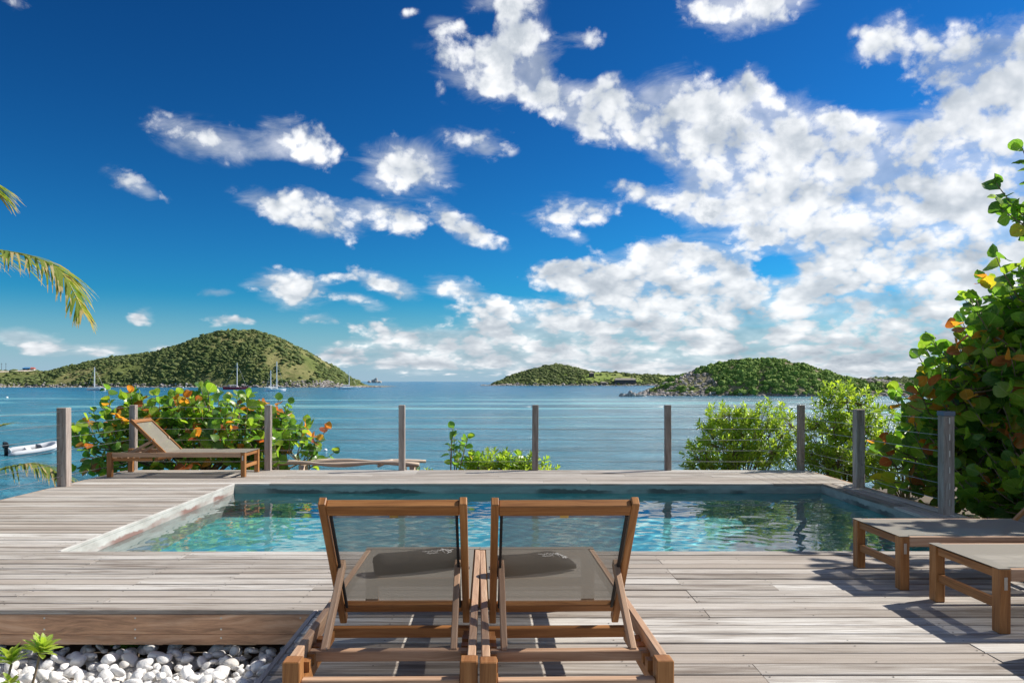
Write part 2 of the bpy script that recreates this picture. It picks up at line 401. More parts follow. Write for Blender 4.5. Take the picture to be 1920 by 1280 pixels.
def pool_mats():
    m, nt, p = new_mat('pool_water')
    p.inputs['Base Color'].default_value = (.86, .98, 1.0, 1)
    p.inputs['Roughness'].default_value = 0.0; p.inputs['IOR'].default_value = 1.333
    p.inputs['Transmission Weight'].default_value = 1.0
    m, nt, p = new_mat('pool_liner')
    g = nt.add('ShaderNodeTexCoord').outputs['Object']
    n = nt.noise(g, 1.6, 5, 0.6); n2 = nt.noise(g, 9.0, 4, 0.6)
    c = nt.mix(nt.maprange(n, .35, .65, 0, 1), (.085, .40, .43), (.15, .51, .53))
    c = nt.mix(nt.maprange(n2, .5, .7, 0, .3), c, (.065, .33, .38))
    nt.l.new(c, p.inputs['Base Color']); p.inputs['Roughness'].default_value = 0.6
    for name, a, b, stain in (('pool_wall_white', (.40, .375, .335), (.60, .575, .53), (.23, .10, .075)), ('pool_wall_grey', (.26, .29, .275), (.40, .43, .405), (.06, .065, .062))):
        m, nt, p = new_mat(name)
        g = nt.add('ShaderNodeTexCoord').outputs['Object']
        n = nt.noise(nt.mapping(g, scale=(1, 1, 2.5)), 2.2, 6, 0.65)
        c = nt.mix(nt.maprange(n, .35, .65, 0, 1), a, b)
        s = nt.add('ShaderNodeSeparateXYZ'); nt.l.new(g, s.inputs[0])
        wav = nt.noise(g, 2.3, 5, 0.65)
        zz = nt.math('ADD', s.outputs[2], nt.math('MULTIPLY', nt.math('SUBTRACT', wav, .5), 0.16))   # scum line left by the water
        band = nt.math('MULTIPLY', nt.maprange(zz, -.075, -.095, 0, 1, True), nt.maprange(zz, -.17, -.13, 0, 1, True))
        spot = nt.maprange(nt.noise(g, 1.1, 3), .42, .55, .15, .85, True)
        c = nt.mix(nt.math('MULTIPLY', band, spot), c, stain)
        nt.l.new(c, p.inputs['Base Color']); p.inputs['Roughness'].default_value = 0.75
        nt.l.new(nt.bump(n, .5, .01), p.inputs['Normal'])
pool_mats()

# ------------------------------------------------------------------ mesh helpers
class MB:
    """collects faces with UVs (metres) and builds one mesh object"""
    def __init__(s): s.v = []; s.f = []; s.uv = []; s.mi = []
    def face(s, idx, uvs, mi=0): s.f.append(idx); s.uv.append(uvs); s.mi.append(mi)
    def hexa(s, P, L, mi=0):
        """eight corners, bottom ring 0-3, top ring 4-7; L = index of the long axis for the grain"""
        b = len(s.v); s.v += [tuple(p) for p in P]
        for q in ((0, 3, 2, 1), (4, 5, 6, 7), (0, 1, 5, 4), (1, 2, 6, 5), (2, 3, 7, 6), (3, 0, 4, 7)):
            p = [Vector(P[i]) for i in q]
            n = (p[1] - p[0]).cross(p[2] - p[0])
            if n.length > 0: n.normalize()
            u = L - n * L.dot(n)
            if u.length < 0.2: u = Vector((0, 0, 1)) if abs(n.z) < .9 else Vector((1, 0, 0)); u = u - n * u.dot(n)
            u.normalize(); w = n.cross(u)
            s.face([b + i for i in q], [(x.dot(u), x.dot(w) + n.x * .37 + n.y * .71) for x in p], mi)
    def box(s, x0, x1, y0, y1, z0, z1, mi=0, c=0.0):
        d = (x1 - x0, y1 - y0, z1 - z0); k = max(range(3), key=lambda i: d[i])
        L = Vector([1.0 if i == k else 0.0 for i in range(3)])
        s.hexa([(x0, y0, z0), (x1, y0, z0), (x1, y1, z0), (x0, y1, z0), (x0, y0, z1), (x1, y0, z1), (x1, y1, z1), (x0, y1, z1)], L, mi)
    def bar(s, a, b, w, h, up=(0, 0, 1), mi=0):
        """square bar from a to b, w across, h along up"""
        a, b = Vector(a), Vector(b); L = (b - a).normalized(); up = Vector(up)
        sd = L.cross(up).normalized(); u = sd.cross(L)
        P = [p + sd * i * w / 2 + u * j * h / 2 for j in (-1, 1) for p, i in ((a, -1), (a, 1), (b, 1), (b, -1))]
        s.hexa([P[i] for i in (0, 1, 2, 3, 4, 5, 6, 7)], L, mi)
    def tube(s, pts, rad, n=6, mi=0, caps=True):
        pts = [Vector(p) for p in pts]; b = len(s.v); acc = 0.0
        if not hasattr(rad, '__len__'): rad = [rad] * len(pts)
        ref = Vector((0.31, 0.17, 0.93)); us = []
        for i, p in enumerate(pts):
            t = (pts[min(i + 1, len(pts) - 1)] - pts[max(i - 1, 0)]).normalized()
            a = t.cross(ref)
            if a.length < 1e-3: a = t.cross(Vector((1, 0, 0)))
            a.normalize(); c = t.cross(a)
            if i: acc += (p - pts[i - 1]).length
            us.append(acc)
            for k in range(n):
                th = 2 * math.pi * k / n
                s.v.append(tuple(p + (a * math.cos(th) + c * math.sin(th)) * rad[i]))
        for i in range(len(pts) - 1):
            for k in range(n):
                k2 = (k + 1) % n
                ct = 2 * math.pi * max(rad[i], 1e-4) / n
                s.face([b + i * n + k, b + i * n + k2, b + (i + 1) * n + k2, b + (i + 1) * n + k],
                       [(us[i], k * ct), (us[i], (k + 1) * ct), (us[i + 1], (k + 1) * ct), (us[i + 1], k * ct)], mi)
        if caps:
            s.face([b + k for k in reversed(range(n))], [(0, 0)] * n, mi)
            e = b + (len(pts) - 1) * n
            s.face([e + k for k in range(n)], [(0, 0)] * n, mi)
    def poly_prism(s, pts, axis, d0, d1, mi=0):
        """extrude a closed 2D outline; axis 'y': outline in (x, z); axis 'z': outline in (x, y)"""
        b = len(s.v); n = len(pts)
        mk = (lambda p, d: (p[0], d, p[1])) if axis == 'y' else ((lambda p, d: (p[0], p[1], d)) if axis == 'z' else (lambda p, d: (d, p[0], p[1])))
        for d in (d0, d1): s.v += [mk(p, d) for p in pts]
        s.face(list(range(b, b + n)), [(p[0], p[1]) for p in pts], mi)
        s.face(list(range(b + 2 * n - 1, b + n - 1, -1)), [(p[0], p[1]) for p in reversed(pts)], mi)
        for i in range(n):
            j = (i + 1) % n
            s.face([b + i, b + n + i, b + n + j, b + j], [(pts[i][0], d0), (pts[i][0], d1), (pts[j][0], d1), (pts[j][0], d0)], mi)
    def mesh(s, name, mats, smooth=False, bevel=0.0):
        me = bpy.data.meshes.new(name)
        me.from_pydata(s.v, [], s.f)
        uvl = me.uv_layers.new(name='UVMap')
        uvl.data.foreach_set('uv', np.array([c for f in s.uv for p in f for c in p], dtype=np.float32))
        for m in (mats if isinstance(mats, (list, tuple)) else [mats]): me.materials.append(MATS[m])
        me.polygons.foreach_set('material_index', s.mi)
        if bevel:
            bm = bmesh.new(); bm.from_mesh(me)
            bmesh.ops.recalc_face_normals(bm, faces=bm.faces)
            bmesh.ops.bevel(bm, geom=list(bm.edges), offset=bevel, segments=1, affect='EDGES', clamp_overlap=True)
            bm.to_mesh(me); bm.free()
        else:
            bm = bmesh.new(); bm.from_mesh(me); bmesh.ops.recalc_face_normals(bm, faces=bm.faces); bm.to_mesh(me); bm.free()
        if smooth: me.polygons.foreach_set('use_smooth', [True] * len(me.polygons))
        me.update()
        return me
    def build(s, name, mats, parent=None, smooth=False, bevel=0.0, loc=None):
        return link(name, s.mesh(name, mats, smooth, bevel), parent, loc)
def link(name, me, parent=None, loc=None):
    o = bpy.data.objects.new(name, me); col.objects.link(o)
    if parent is not None: o.parent = parent
    if loc is not None: o.location = loc
    return o
def empty(name, loc=(0, 0, 0), rz=0.0):
    o = bpy.data.objects.new(name, None); col.objects.link(o)
    o.location = loc; o.rotation_euler = (0, 0, rz); o.empty_display_size = 0.2
    return o
def tag(o, label=None, cat=None, group=None, kind=None):
    if label: o['label'] = label
    if cat: o['category'] = cat
    if group: o['group'] = group
    if kind: o['kind'] = kind
    return o
def copy_tree(o, parent=None):
    c = o.copy(); col.objects.link(c); c.parent = parent
    for ch in o.children: copy_tree(ch, c)
    return c
def arrays_mesh(name, V, F, mat, smooth=True, mi=None, uv=None):
    """fast mesh from numpy: V (n,3), F (m,3 or 4)"""
    me = bpy.data.meshes.new(name); k = F.shape[1]
    me.vertices.add(len(V)); me.vertices.foreach_set('co', V.astype(np.float32).ravel())
    me.loops.add(F.size); me.loops.foreach_set('vertex_index', F.astype(np.int32).ravel())
    me.polygons.add(len(F))
    me.polygons.foreach_set('loop_start', np.arange(0, F.size, k, dtype=np.int32))
    for m in (mat if isinstance(mat, (list, tuple)) else [mat]): me.materials.append(MATS[m])
    if mi is not None: me.polygons.foreach_set('material_index', mi.astype(np.int32))
    if uv is not None:
        u = me.uv_layers.new(name='UVMap'); u.data.foreach_set('uv', uv.astype(np.float32).ravel())
    me.polygons.foreach_set('use_smooth', np.full(len(F), smooth))
    me.update(calc_edges=True); me.validate()
    return me
def vnoise(x, y, seed=0):
    x = np.asarray(x, float); y = np.asarray(y, float)
    xi = np.floor(x).astype(np.int64); yi = np.floor(y).astype(np.int64); fx = x - xi; fy = y - yi
    fx = fx * fx * (3 - 2 * fx); fy = fy * fy * (3 - 2 * fy)
    def h(a, b):
        n = (a * 374761393 + b * 668265263 + seed * 1442695) & 0x7fffffff
        n = ((n ^ (n >> 13)) * 1274126177) & 0x7fffffff
        return ((n ^ (n >> 16)) & 0xffff) / 65535.0
    return (h(xi, yi) * (1 - fx) + h(xi + 1, yi) * fx) * (1 - fy) + (h(xi, yi + 1) * (1 - fx) + h(xi + 1, yi + 1) * fx) * fy
def fbm(x, y, seed=0, oct=5):
    a, s, t = 0.5, 0.0, 0.0
    for k in range(oct):
        s = s + a * vnoise(x * 2 ** k, y * 2 ** k, seed + k * 17); t += a; a *= 0.55
    return s / t
def ico(sub):
    bm = bmesh.new(); bmesh.ops.create_icosphere(bm, subdivisions=sub, radius=1.0)
    V = np.array([v.co[:] for v in bm.verts]); F = np.array([[v.index for v in f.verts] for f in bm.faces]); bm.free()
    return V, F

# ------------------------------------------------------------------ the sea and the shore
b = MB(); S = 90000
b.v += [(-S, -S, 0), (S, -S, 0), (S, S, 0), (-S, S, 0)]; b.face([0, 1, 2, 3], [(0, 0)] * 4)
sea = b.build('sea', 'sea_water', loc=(0, 0, SEA)); tag(sea, kind='structure')

# pool and deck outline
P0, PITCH = 4.775, 0.151
YN, YF, YB = P0 + 11 * PITCH, P0 + 39 * PITCH, P0 + 50 * PITCH      # pool near edge, pool far edge, back of the deck
XL, XR, XDL, XDR, XF = -3.57, 4.36, -5.80, 4.80, -1.12             # pool left / right, deck left, right edge of the pool deck, step edge
WATER = -0.125

def ground():
    xs = np.unique(np.concatenate([np.linspace(-40, 50, 91), [XL - .1, XR + .1]]))
    ys = np.unique(np.concatenate([np.linspace(-30, 45, 76), [YN - .1, YF + .1]]))
    X, Y = np.meshgrid(xs, ys)
    dl = np.clip(-6.5 - X, 0, None); db = np.clip(Y - 13.9 - 0.1 * np.clip(X - 6, 0, None), 0, None)
    d = np.sqrt(dl ** 2 + db ** 2)
    Z = -0.47 - 1.25 * d ** 1.05 + (fbm(X * .7, Y * .7, 3) - .5) * np.clip(d, 0, 1) * 1.4
    Z = np.maximum(Z, -9)
    V = np.stack([X, Y, Z], -1).reshape(-1, 3); nx = len(xs); F = []
    for j in range(len(ys) - 1):
        for i in range(nx - 1):
            cx, cy = (xs[i] + xs[i + 1]) / 2, (ys[j] + ys[j + 1]) / 2
            if XL - .1 < cx < XR + .1 and YN - .1 < cy < YF + .1: continue
            F.append((j * nx + i, j * nx + i + 1, (j + 1) * nx + i + 1, (j + 1) * nx + i))
    o = link('ground', arrays_mesh('ground', V, np.array(F), 'soil')); tag(o, kind='structure')
ground()

# ------------------------------------------------------------------ islands
def island(name, sil, yref, yshore, depth, back, mat, seed, rough=0.10, step=2.2, rise=0.75, skew=None):
    """sil: (photo column, photo row) of the skyline, turned into a ridge height at distance yref"""
    u = FPX / yref
    sx = np.array([(c - VPX) / u for c, r in sil]); sh = np.array([(HZ - r) / u + CAMH - SEA for c, r in sil])
    xs = np.arange(sx[0], sx[-1] + step, step); ys = np.arange(yshore - 22, yref + back, step)
    X, Y = np.meshgrid(xs, ys)
    ridge = np.interp(X, sx, sh)
    shore = yshore + (fbm(X / 26, X * 0 + 3.3, seed) - .5) * 16 + (skew(X) if skew else 0)
    t = (Y - shore) / depth
    prof = np.where(t < 1, np.sin(np.clip(t, 0, 1) * math.pi / 2) ** rise, np.cos(np.clip((t - 1) * depth / back, 0, 1) * math.pi / 2))
    n = fbm(X / 24, Y / 24, seed + 5) - .5
    Z = ridge * prof * (1 + n * rough * 2 * np.clip(1.4 - prof, 0.15, 1)) + np.where(t < 0, t * 14, 0) - 0.15
    Z = np.maximum(Z, -3)
    V = np.stack([X, Y, Z], -1).reshape(-1, 3); nx = len(xs); ny = len(ys)
    I = np.arange(nx * ny).reshape(ny, nx)
    F = np.stack([I[:-1, :-1], I[:-1, 1:], I[1:, 1:], I[1:, :-1]], -1).reshape(-1, 4)
    o = link(name, arrays_mesh(name, V, F, mat), loc=(0, 0, SEA)); tag(o, kind='structure')
    return xs, ys, Z, o
def sample(isl, x, y):
    xs, ys, Z, _ = isl
    fx = np.clip((x - xs[0]) / (xs[1] - xs[0]), 0, len(xs) - 1.001); fy = np.clip((y - ys[0]) / (ys[1] - ys[0]), 0, len(ys) - 1.001)
    i = fx.astype(int); j = fy.astype(int); a = fx - i; c = fy - j
    return (Z[j, i] * (1 - a) + Z[j, i + 1] * a) * (1 - c) + (Z[j + 1, i] * (1 - a) + Z[j + 1, i + 1] * a) * c
def clumps(name, pts, rad, sub, mat, squash=0.75, jit=0.28, parent=None, smooth=False, label=None, cat=None):
    """bushes or boulders as one mass: uneven closed lumps, each its own island of faces"""
    V0, F0 = ico(sub); n = len(pts); nv = len(V0)
    ang = nrg.uniform(0, 2 * math.pi, n); ca, sa = np.cos(ang), np.sin(ang)
    k = 1 + nrg.normal(0, jit, (n, nv)); k = np.clip(k, 0.45, 1.7)
    V = V0[None] * k[..., None]
    asp = nrg.uniform(0.75, 1.3, (n, 1))
    x = V[..., 0] * asp; y = V[..., 1] / asp; z = V[..., 2] * squash * nrg.uniform(.8, 1.2, (n, 1))
    W = np.stack([x * ca[:, None] - y * sa[:, None], x * sa[:, None] + y * ca[:, None], z], -1) * rad[:, None, None] + pts[:, None, :]
    F = (F0[None] + (np.arange(n) * nv)[:, None, None]).reshape(-1, 3)
    o = link(name, arrays_mesh(name, W.reshape(-1, 3), F, mat, smooth), parent, (0, 0, SEA) if parent is None else None)
    tag(o, label, cat, kind='stuff')
    return o
def scatter(isl, n, x0, x1, y0, y1, keep):
    x = nrg.uniform(x0, x1, n); y = nrg.uniform(y0, y1, n); z = sample(isl, x, y)
    k = keep(x, y, z); return x[k], y[k], z[k]

# big green hill on the left
silL = [(a_, b_ + 4) for a_, b_ in [(-700, 700), (-300, 694), (-100, 690), (0, 690), (60, 691), (110, 692), (140, 685), (185, 674), (240, 664), (300, 657), (345, 643), (385, 627), (415, 618), (440, 616), (475, 618), (505, 624), (535, 634), (565, 648), (600, 668), (635, 690), (660, 708), (680, 718), (705, 719), (735, 720)]]
hillL = island('hill', silL, 930, 815, 115, 90, 'hill_green', 11, 0.12, 2.2, 0.85)
xs0, xs1 = hillL[0][0], hillL[0][-1]
cov = lambda x, y: .6 * fbm(x / 30, y / 34, 91) + .4 * fbm(x / 10, y / 12, 191)
fieldzone = lambda x, y, z: (x < -505) & (z > 9) & (z < 40)
x, y, z = scatter(hillL, 42000, -700, xs1, 812, 960, lambda x, y, z: (z > 2.2) & (cov(x, y) + nrg.normal(0, .05, len(x)) > .43 + .13 * np.clip((x + 330) / 180, 0, 1)) & ~(fieldzone(x, y, z) & (nrg.uniform(0, 1, len(x)) < .93)))
r = np.clip(nrg.lognormal(.12, .5, len(x)), .5, 3.6)
clumps('hill_scrub', np.stack([x, y, z + r * .10], -1), r, 1, 'scrub_dark', .55, .30, smooth=True, label='dark green scrub covering the big hill on the left', cat='scrub')
x, y, z = scatter(hillL, 5200, -620, xs1, 800, 840, lambda x, y, z: (z > -.5) & (z < 3.6 + 3 * (x > -260)) )
r = np.clip(nrg.lognormal(-.05, .45, len(x)), .5, 2.6)
clumps('shore_boulders', np.stack([x, y, z], -1), r, 1, 'boulder', .7, .2, label='pale boulders along the waterline of the big hill', cat='boulders')
# the field with its pale track
def track():
    m = MB(); pr = None
    for k in range(15):
        t = k / 14; x = -590 + 52 * t + 8 * math.sin(t * 3); y = 868 + 42 * t
        z = float(sample(hillL, np.array([x]), np.array([y]))[0]) + .5
        m.v += [(x - 1.0, y - 2.4, z), (x + 1.0, y + 2.4, z + 1.2)]
        if k: m.face([2 * k - 2, 2 * k, 2 * k + 1, 2 * k - 1], [(0, 0)] * 4)
    tag(m.build('track', 'track', loc=(0, 0, SEA)), kind='structure')
track()
# low far headland in the middle
silM = [(905, 723), (925, 720), (945, 712), (965, 703), (1000, 693), (1025, 687), (1045, 685), (1062, 687), (1085, 693), (1110, 697), (1150, 699), (1190, 702), (1230, 704), (1270, 706), (1340, 708), (1450, 708), (1600, 709), (1760, 711), (1900, 713)]
hillM = island('headland', silM, 1230, 1110, 110, 80, 'hill_field', 23, 0.10, 2.6, 0.9)
x, y, z = scatter(hillM, 13000, hillM[0][0], 420, 1108, 1240, lambda x, y, z: (z > 1.5) & ((x < 125) | (cov(x, y) + nrg.normal(0, .08, len(x)) > .56) | (z < 5)))
r = np.clip(nrg.lognormal(.4, .45, len(x)), .8, 4)
clumps('headland_scrub', np.stack([x, y, z + r * .15], -1), r, 1, 'scrub_dark', .6, .25, smooth=True, label='grey green scrub on the far low headland in the middle', cat='scrub')
x, y, z = scatter(hillM, 2600, hillM[0][0], 300, 1098, 1128, lambda x, y, z: (z > -.4) & (z < 3.2))
r = np.clip(nrg.lognormal(.15, .4, len(x)), .7, 3)
clumps('headland_rocks', np.stack([x, y, z], -1), r, 1, 'boulder', .7, .2, label='dark rocks edging the far low headland in the middle', cat='rocks')
# rocky green islet on the right
silR = [(a_, min(742, b_ + 4)) for a_, b_ in [(1190, 741), (1198, 738), (1208, 733), (1235, 719), (1262, 706), (1290, 697), (1320, 686), (1350, 679), (1385, 675), (1420, 672), (1455, 674), (1490, 682), (1520, 691), (1550, 701), (1575, 708), (1595, 711), (1618, 706), (1640, 710), (1668, 718), (1700, 727), (1740, 734), (1800, 738)]]
hillR = island('green_islet', silR, 360, 331, 30, 30, 'hill_rocky', 37, 0.16, 0.8, 0.85, skew=lambda X: np.clip((X - 85) / 40, 0, 1) * -8)
rockz = lambda x, y, z: ((x < 92) & (fbm(x / 5, y / 5, 12) > .44)) | ((x > 160) & (fbm(x / 6, y / 6, 15) > .38))
x, y, z = scatter(hillR, 8500, hillR[0][0], hillR[0][-1], 318, 372, lambda x, y, z: (z > .95) & ~rockz(x, y, z) & (fbm(x / 7, y / 7, 55) > .36))
r = np.clip(nrg.lognormal(-.30, .5, len(x)), .3, 1.9)
def leafclumps(name, pts, rad, per, mat, label, cat):
    """far bushes as sprays of leaf-sized faces on a lumpy dome"""
    n = len(pts); d = nrg.normal(0, 1, (n, per, 3)); d /= np.linalg.norm(d, axis=-1, keepdims=True)
    d[..., 2] = np.abs(d[..., 2]) * .95 - .1
    rr = rad[:, None, None] * nrg.uniform(.72, 1.05, (n, per, 1))
    c = pts[:, None, :] + d * rr * np.array([1, 1, .85])
    t1 = np.cross(d, nrg.normal(0, 1, (n, per, 3))); t1 /= np.linalg.norm(t1, axis=-1, keepdims=True) + 1e-9
    nn = d + nrg.normal(0, .45, d.shape); t2 = np.cross(nn, t1); t2 /= np.linalg.norm(t2, axis=-1, keepdims=True) + 1e-9
    s = rad[:, None, None] * nrg.uniform(.22, .42, (n, per, 1))
    V = np.stack([c - t1 * s, c + t2 * s * .8, c + t1 * s, c - t2 * s * .8], 2).reshape(-1, 3)
    F = np.arange(len(V)).reshape(-1, 4)
    o = link(name, arrays_mesh(name, V, F, mat, False), None, (0, 0, SEA)); tag(o, label, cat, kind='stuff')
P = np.stack([x, y, z + r * .05], -1)
clumps('islet_scrub', P, r * .86, 2, 'scrub_bright', .85, .16, label='bright green bushes crowding the round islet on the right', cat='bushes')
leafclumps('islet_leaves', P, r, 34, 'scrub_bright', 'leaf sprays of the bushes on the round islet on the right', 'leaves')
x, y, z = scatter(hillR, 5200, hillR[0][0], hillR[0][-1], 318, 372, lambda x, y, z: (z > -.5) & ((z < 1.5) | (rockz(x, y, z) & (nrg.uniform(0, 1, len(x)) < .7))))
r = np.clip(nrg.lognormal(-.55, .45, len(x)), .25, 1.5)
clumps('islet_boulders', np.stack([x, y, z], -1), r, 1, 'boulder', .75, .22, label='grey boulders around the shore of the round islet on the right', cat='boulders')
def beach():
    xx = np.linspace(118, 142, 14); V = []; F = []
    for k, a in enumerate(xx):
        w = 1.8 * math.sin(math.pi * k / 13) + .05
        V += [(a, 322.5 - w * .2, -.05), (a, 322.5 + w * 2.2, .75)]
        if k: F.append((2 * k - 2, 2 * k, 2 * k + 1, 2 * k - 1))
    tag(link('beach', arrays_mesh('beach', np.array(V), np.array(F), 'beach_sand'), loc=(0, 0, SEA)), kind='structure')
beach()
# dark low land behind the islet at the right
silF = [(1560, 716), (1620, 713), (1660, 711), (1720, 710), (1800, 709), (1900, 708), (2100, 707)]
hillF = island('far_hill', silF, 720, 640, 80, 60, 'hill_green', 71, .1, 3.0)
x, y, z = scatter(hillF, 2600, hillF[0][0], hillF[0][-1], 640, 730, lambda x, y, z: z > 1)
r = np.clip(nrg.lognormal(.6, .4, len(x)), 1, 4)
clumps('far_scrub', np.stack([x, y, z], -1), r, 1, 'scrub_dark', .75, .2, label='dark scrub on the low land behind the right islet', cat='scrub')
def islet(name, cx, cy, parts, label):
    e = empty(name, (cx, cy, SEA)); tag(e, label, 'rocks')
    V0, F0 = ico(2)
    for (dx, dy, rx, ry, rz) in parts:
        k = np.clip(1 + nrg.normal(0, .16, len(V0)), .6, 1.4)
        link('rock', arrays_mesh('rock', V0 * k[:, None] * np.array([rx, ry, rz]), F0, 'boulder', False), e, (dx, dy, rz * .25))
u = FPX / 318
islet('rock_islet', (1186 - VPX) / u, 318, [(-4.2, 0, 1.2, .9, 1.0), (-2.6, .3, 1.3, 1, .9), (-.9, 0, 1.2, 1, 1.9), (.4, -.3, .9, .9, 1.3), (1.5, .2, 1.3, 1, 1.1), (3.1, 0, 1.5, 1, .9), (4.6, .2, 1.0, .8, .6)], 'low cluster of dark rocks in the water off the right islet')
islet('rock_islet', (701 - VPX) / (FPX / 3600), 3600, [(-20, 0, 8, 7, 8), (4, 5, 15, 9, 13), (10, 0, 9, 8, 17), (24, 4, 13, 9, 8)], 'tiny jagged rocks on the horizon beyond the hill tip')

# ------------------------------------------------------------------ deck: every board a piece of its own
deck = empty('deck', (0, 0, 0)); tag(deck, kind='structure')
GAP = 0.0175
def plank_mesh(L, w, t, c=0.004):
    """board along x, top at z = 0, edges eased"""
    m = MB(); h = w / 2
    prof = [(-h, -t), (h, -t), (h, -c), (h - c, 0), (-h + c, 0), (-h, -c)]
    n = len(prof); per = [0.0]
    for i in range(n): per.append(per[-1] + math.hypot(prof[(i + 1) % n][0] - prof[i][0], prof[(i + 1) % n][1] - prof[i][1]))
    for x in (-L / 2, L / 2): m.v += [(x, p[0], p[1]) for p in prof]
    for i in range(n):
        j = (i + 1) % n
        m.face([i, j, n + j, n + i], [(-L / 2, per[i]), (-L / 2, per[i + 1]), (L / 2, per[i + 1]), (L / 2, per[i])])
    m.face(list(range(n)), [p for p in prof]); m.face(list(range(2 * n - 1, n - 1, -1)), [p for p in reversed(prof)])
    return m.mesh('plank', 'deck_wood')
screws = MB()
def screw(x, y, z=0.0015, r=0.005):
    b = len(screws.v)
    screws.v += [(x + r * math.cos(k * math.pi / 3), y + r * math.sin(k * math.pi / 3), z) for k in range(6)]
    screws.face([b + k for k in range(6)], [(0, 0)] * 6)
JOIST = 0.62
def lay_row(x0, x1, yc, w, lo=2.2, hi=4.6, scr=True):
    # boards butt on a joist
    x = x0
    while x < x1 - 0.01:
        L = rng.uniform(lo, hi); e = round((x + L) / JOIST) * JOIST
        if x1 - e < 0.9: e = x1
        o = link('plank', plank_mesh(e - x - 0.004, w - GAP + rng.uniform(-.002, .002), 0.027), deck, ((x + e) / 2, yc, rng.uniform(-.0022, .0018)))
        o.rotation_euler = (rng.gauss(0, .008), 0, rng.gauss(0, .0005))
        if scr and yc < 7.2:
            k = math.ceil(x / JOIST)
            xs_ = [k * JOIST + i * JOIST for i in range(int((e - x) / JOIST) + 2) if x + .06 < (k + i) * JOIST < e - .06] + [x + .03, e - .03]
            for q in xs_:
                for sg in (-1, 1):
                    if rng.random() < .65: screw(q + rng.gauss(0, .006), yc + sg * w * .28 + rng.gauss(0, .005))
        x = e
for k in range(-30, 50):
    yc = P0 + (k + .5) * PITCH
    if k < 0: lay_row(XF + .032, 9.3, yc, PITCH)
    elif k < 11: lay_row(XDL, 9.3, yc, PITCH)
    elif k < 39: lay_row(XDL, XL - .025, yc, PITCH, 1.2, 2.6)
    else: lay_row(XDL, XDR, yc, PITCH)
# three boards along the right edge of the pool
w3 = (XDR - XR) / 3
for i in range(3):
    y = YN
    while y < YF - .01:
        e = min(YF, y + rng.uniform(1.6, 2.6))
        if YF - e < .6: e = YF
        o = link('plank', plank_mesh(e - y - .004, w3 - GAP, .027), deck, (XR + (i + .5) * w3, (y + e) / 2, rng.uniform(-.001, .001)))
        o.rotation_euler = (0, 0, R(90)); y = e
tag(screws.build('screws', 'screw', deck), kind='stuff')
m = MB()
for k in range(-10, 16):
    x = k * JOIST
    if x > XF + .05: m.box(x - .03, x + .03, .3, P0 - .005, -.16, -.029)
    m.box(x - .03, x + .03, P0 + .045, YN - .16, -.16, -.029)
    if x > XDL: (m.box(x - .03, x + .03, YN - .1, YB - .04, -.16, -.029) if x < XL - .3 else (m.box(x - .03, x + .03, YF + .12, YB - .04, -.16, -.029) if x < XDR else None))
m.build('joists', 'joist', deck)
# fascia boards: the step towards the pebbles, the step edge, and the outer edges
def fascia(x0, x1, y0, y1, z0, z1):
    m = MB(); m.box(x0, x1, y0, y1, z0, z1); return m.build('fascia_board', 'fascia_wood', deck, bevel=.003)
fascia(XDL, XF - .002, P0 + .004, P0 + .040, -.148, -.030)
fascia(XDL, XF - .002, P0 + .007, P0 + .040, -.212, -.1495)
m = MB(); m.box(XF, XF + .028, .3, P0 + .003, -.20, .001); m.build('edge_board', 'post_wood', deck, bevel=.003)
fascia(XDL, XDR, YB + .002, YB + .034, -.24, -.004)
fascia(XDL - .034, XDL - .002, P0, YB, -.24, -.004)
fascia(XDR + .002, XDR + .034, YN, YB, -.24, -.004)
for (sx, zz) in [(x_, z_) for x_ in (-2.75, -2.2, -1.68, -3.6, -4.4, -1.2) for z_ in (-.05, -.118, -.17)]:
    m = MB(); n = 8; b0 = len(m.v)
    m.v += [(sx + rng.gauss(0, .01) * 0 + .006 * math.cos(k * math.pi / 4), P0 + .0025, zz + .006 * math.sin(k * math.pi / 4)) for k in range(n)]
    m.face(list(range(n)), [(0, 0)] * n); m.build('fascia_screw', 'bracket', deck)

# ------------------------------------------------------------------ pool
pool = empty('swimming_pool', (0, 0, 0)); tag(pool, kind='structure')
DEP = -1.45
def pool_wall(x0, x1, y0, y1, z1, mats):
    m = MB(); m.box(x0, x1, y0, y1, DEP - .1, z1); o = m.build('pool_wall', mats, pool); o.cycles.is_caustics_receiver = True; return o
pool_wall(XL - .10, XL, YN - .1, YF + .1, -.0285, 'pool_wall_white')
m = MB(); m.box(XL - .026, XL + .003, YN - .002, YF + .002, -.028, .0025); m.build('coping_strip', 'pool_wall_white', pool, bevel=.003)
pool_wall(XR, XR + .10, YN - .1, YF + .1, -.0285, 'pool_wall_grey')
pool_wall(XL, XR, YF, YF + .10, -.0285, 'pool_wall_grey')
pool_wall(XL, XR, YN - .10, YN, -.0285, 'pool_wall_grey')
m = MB(); m.box(XL, XR, YN, YF, DEP - .1, DEP); o = m.build('pool_floor', 'pool_liner', pool); o.cycles.is_caustics_receiver = True
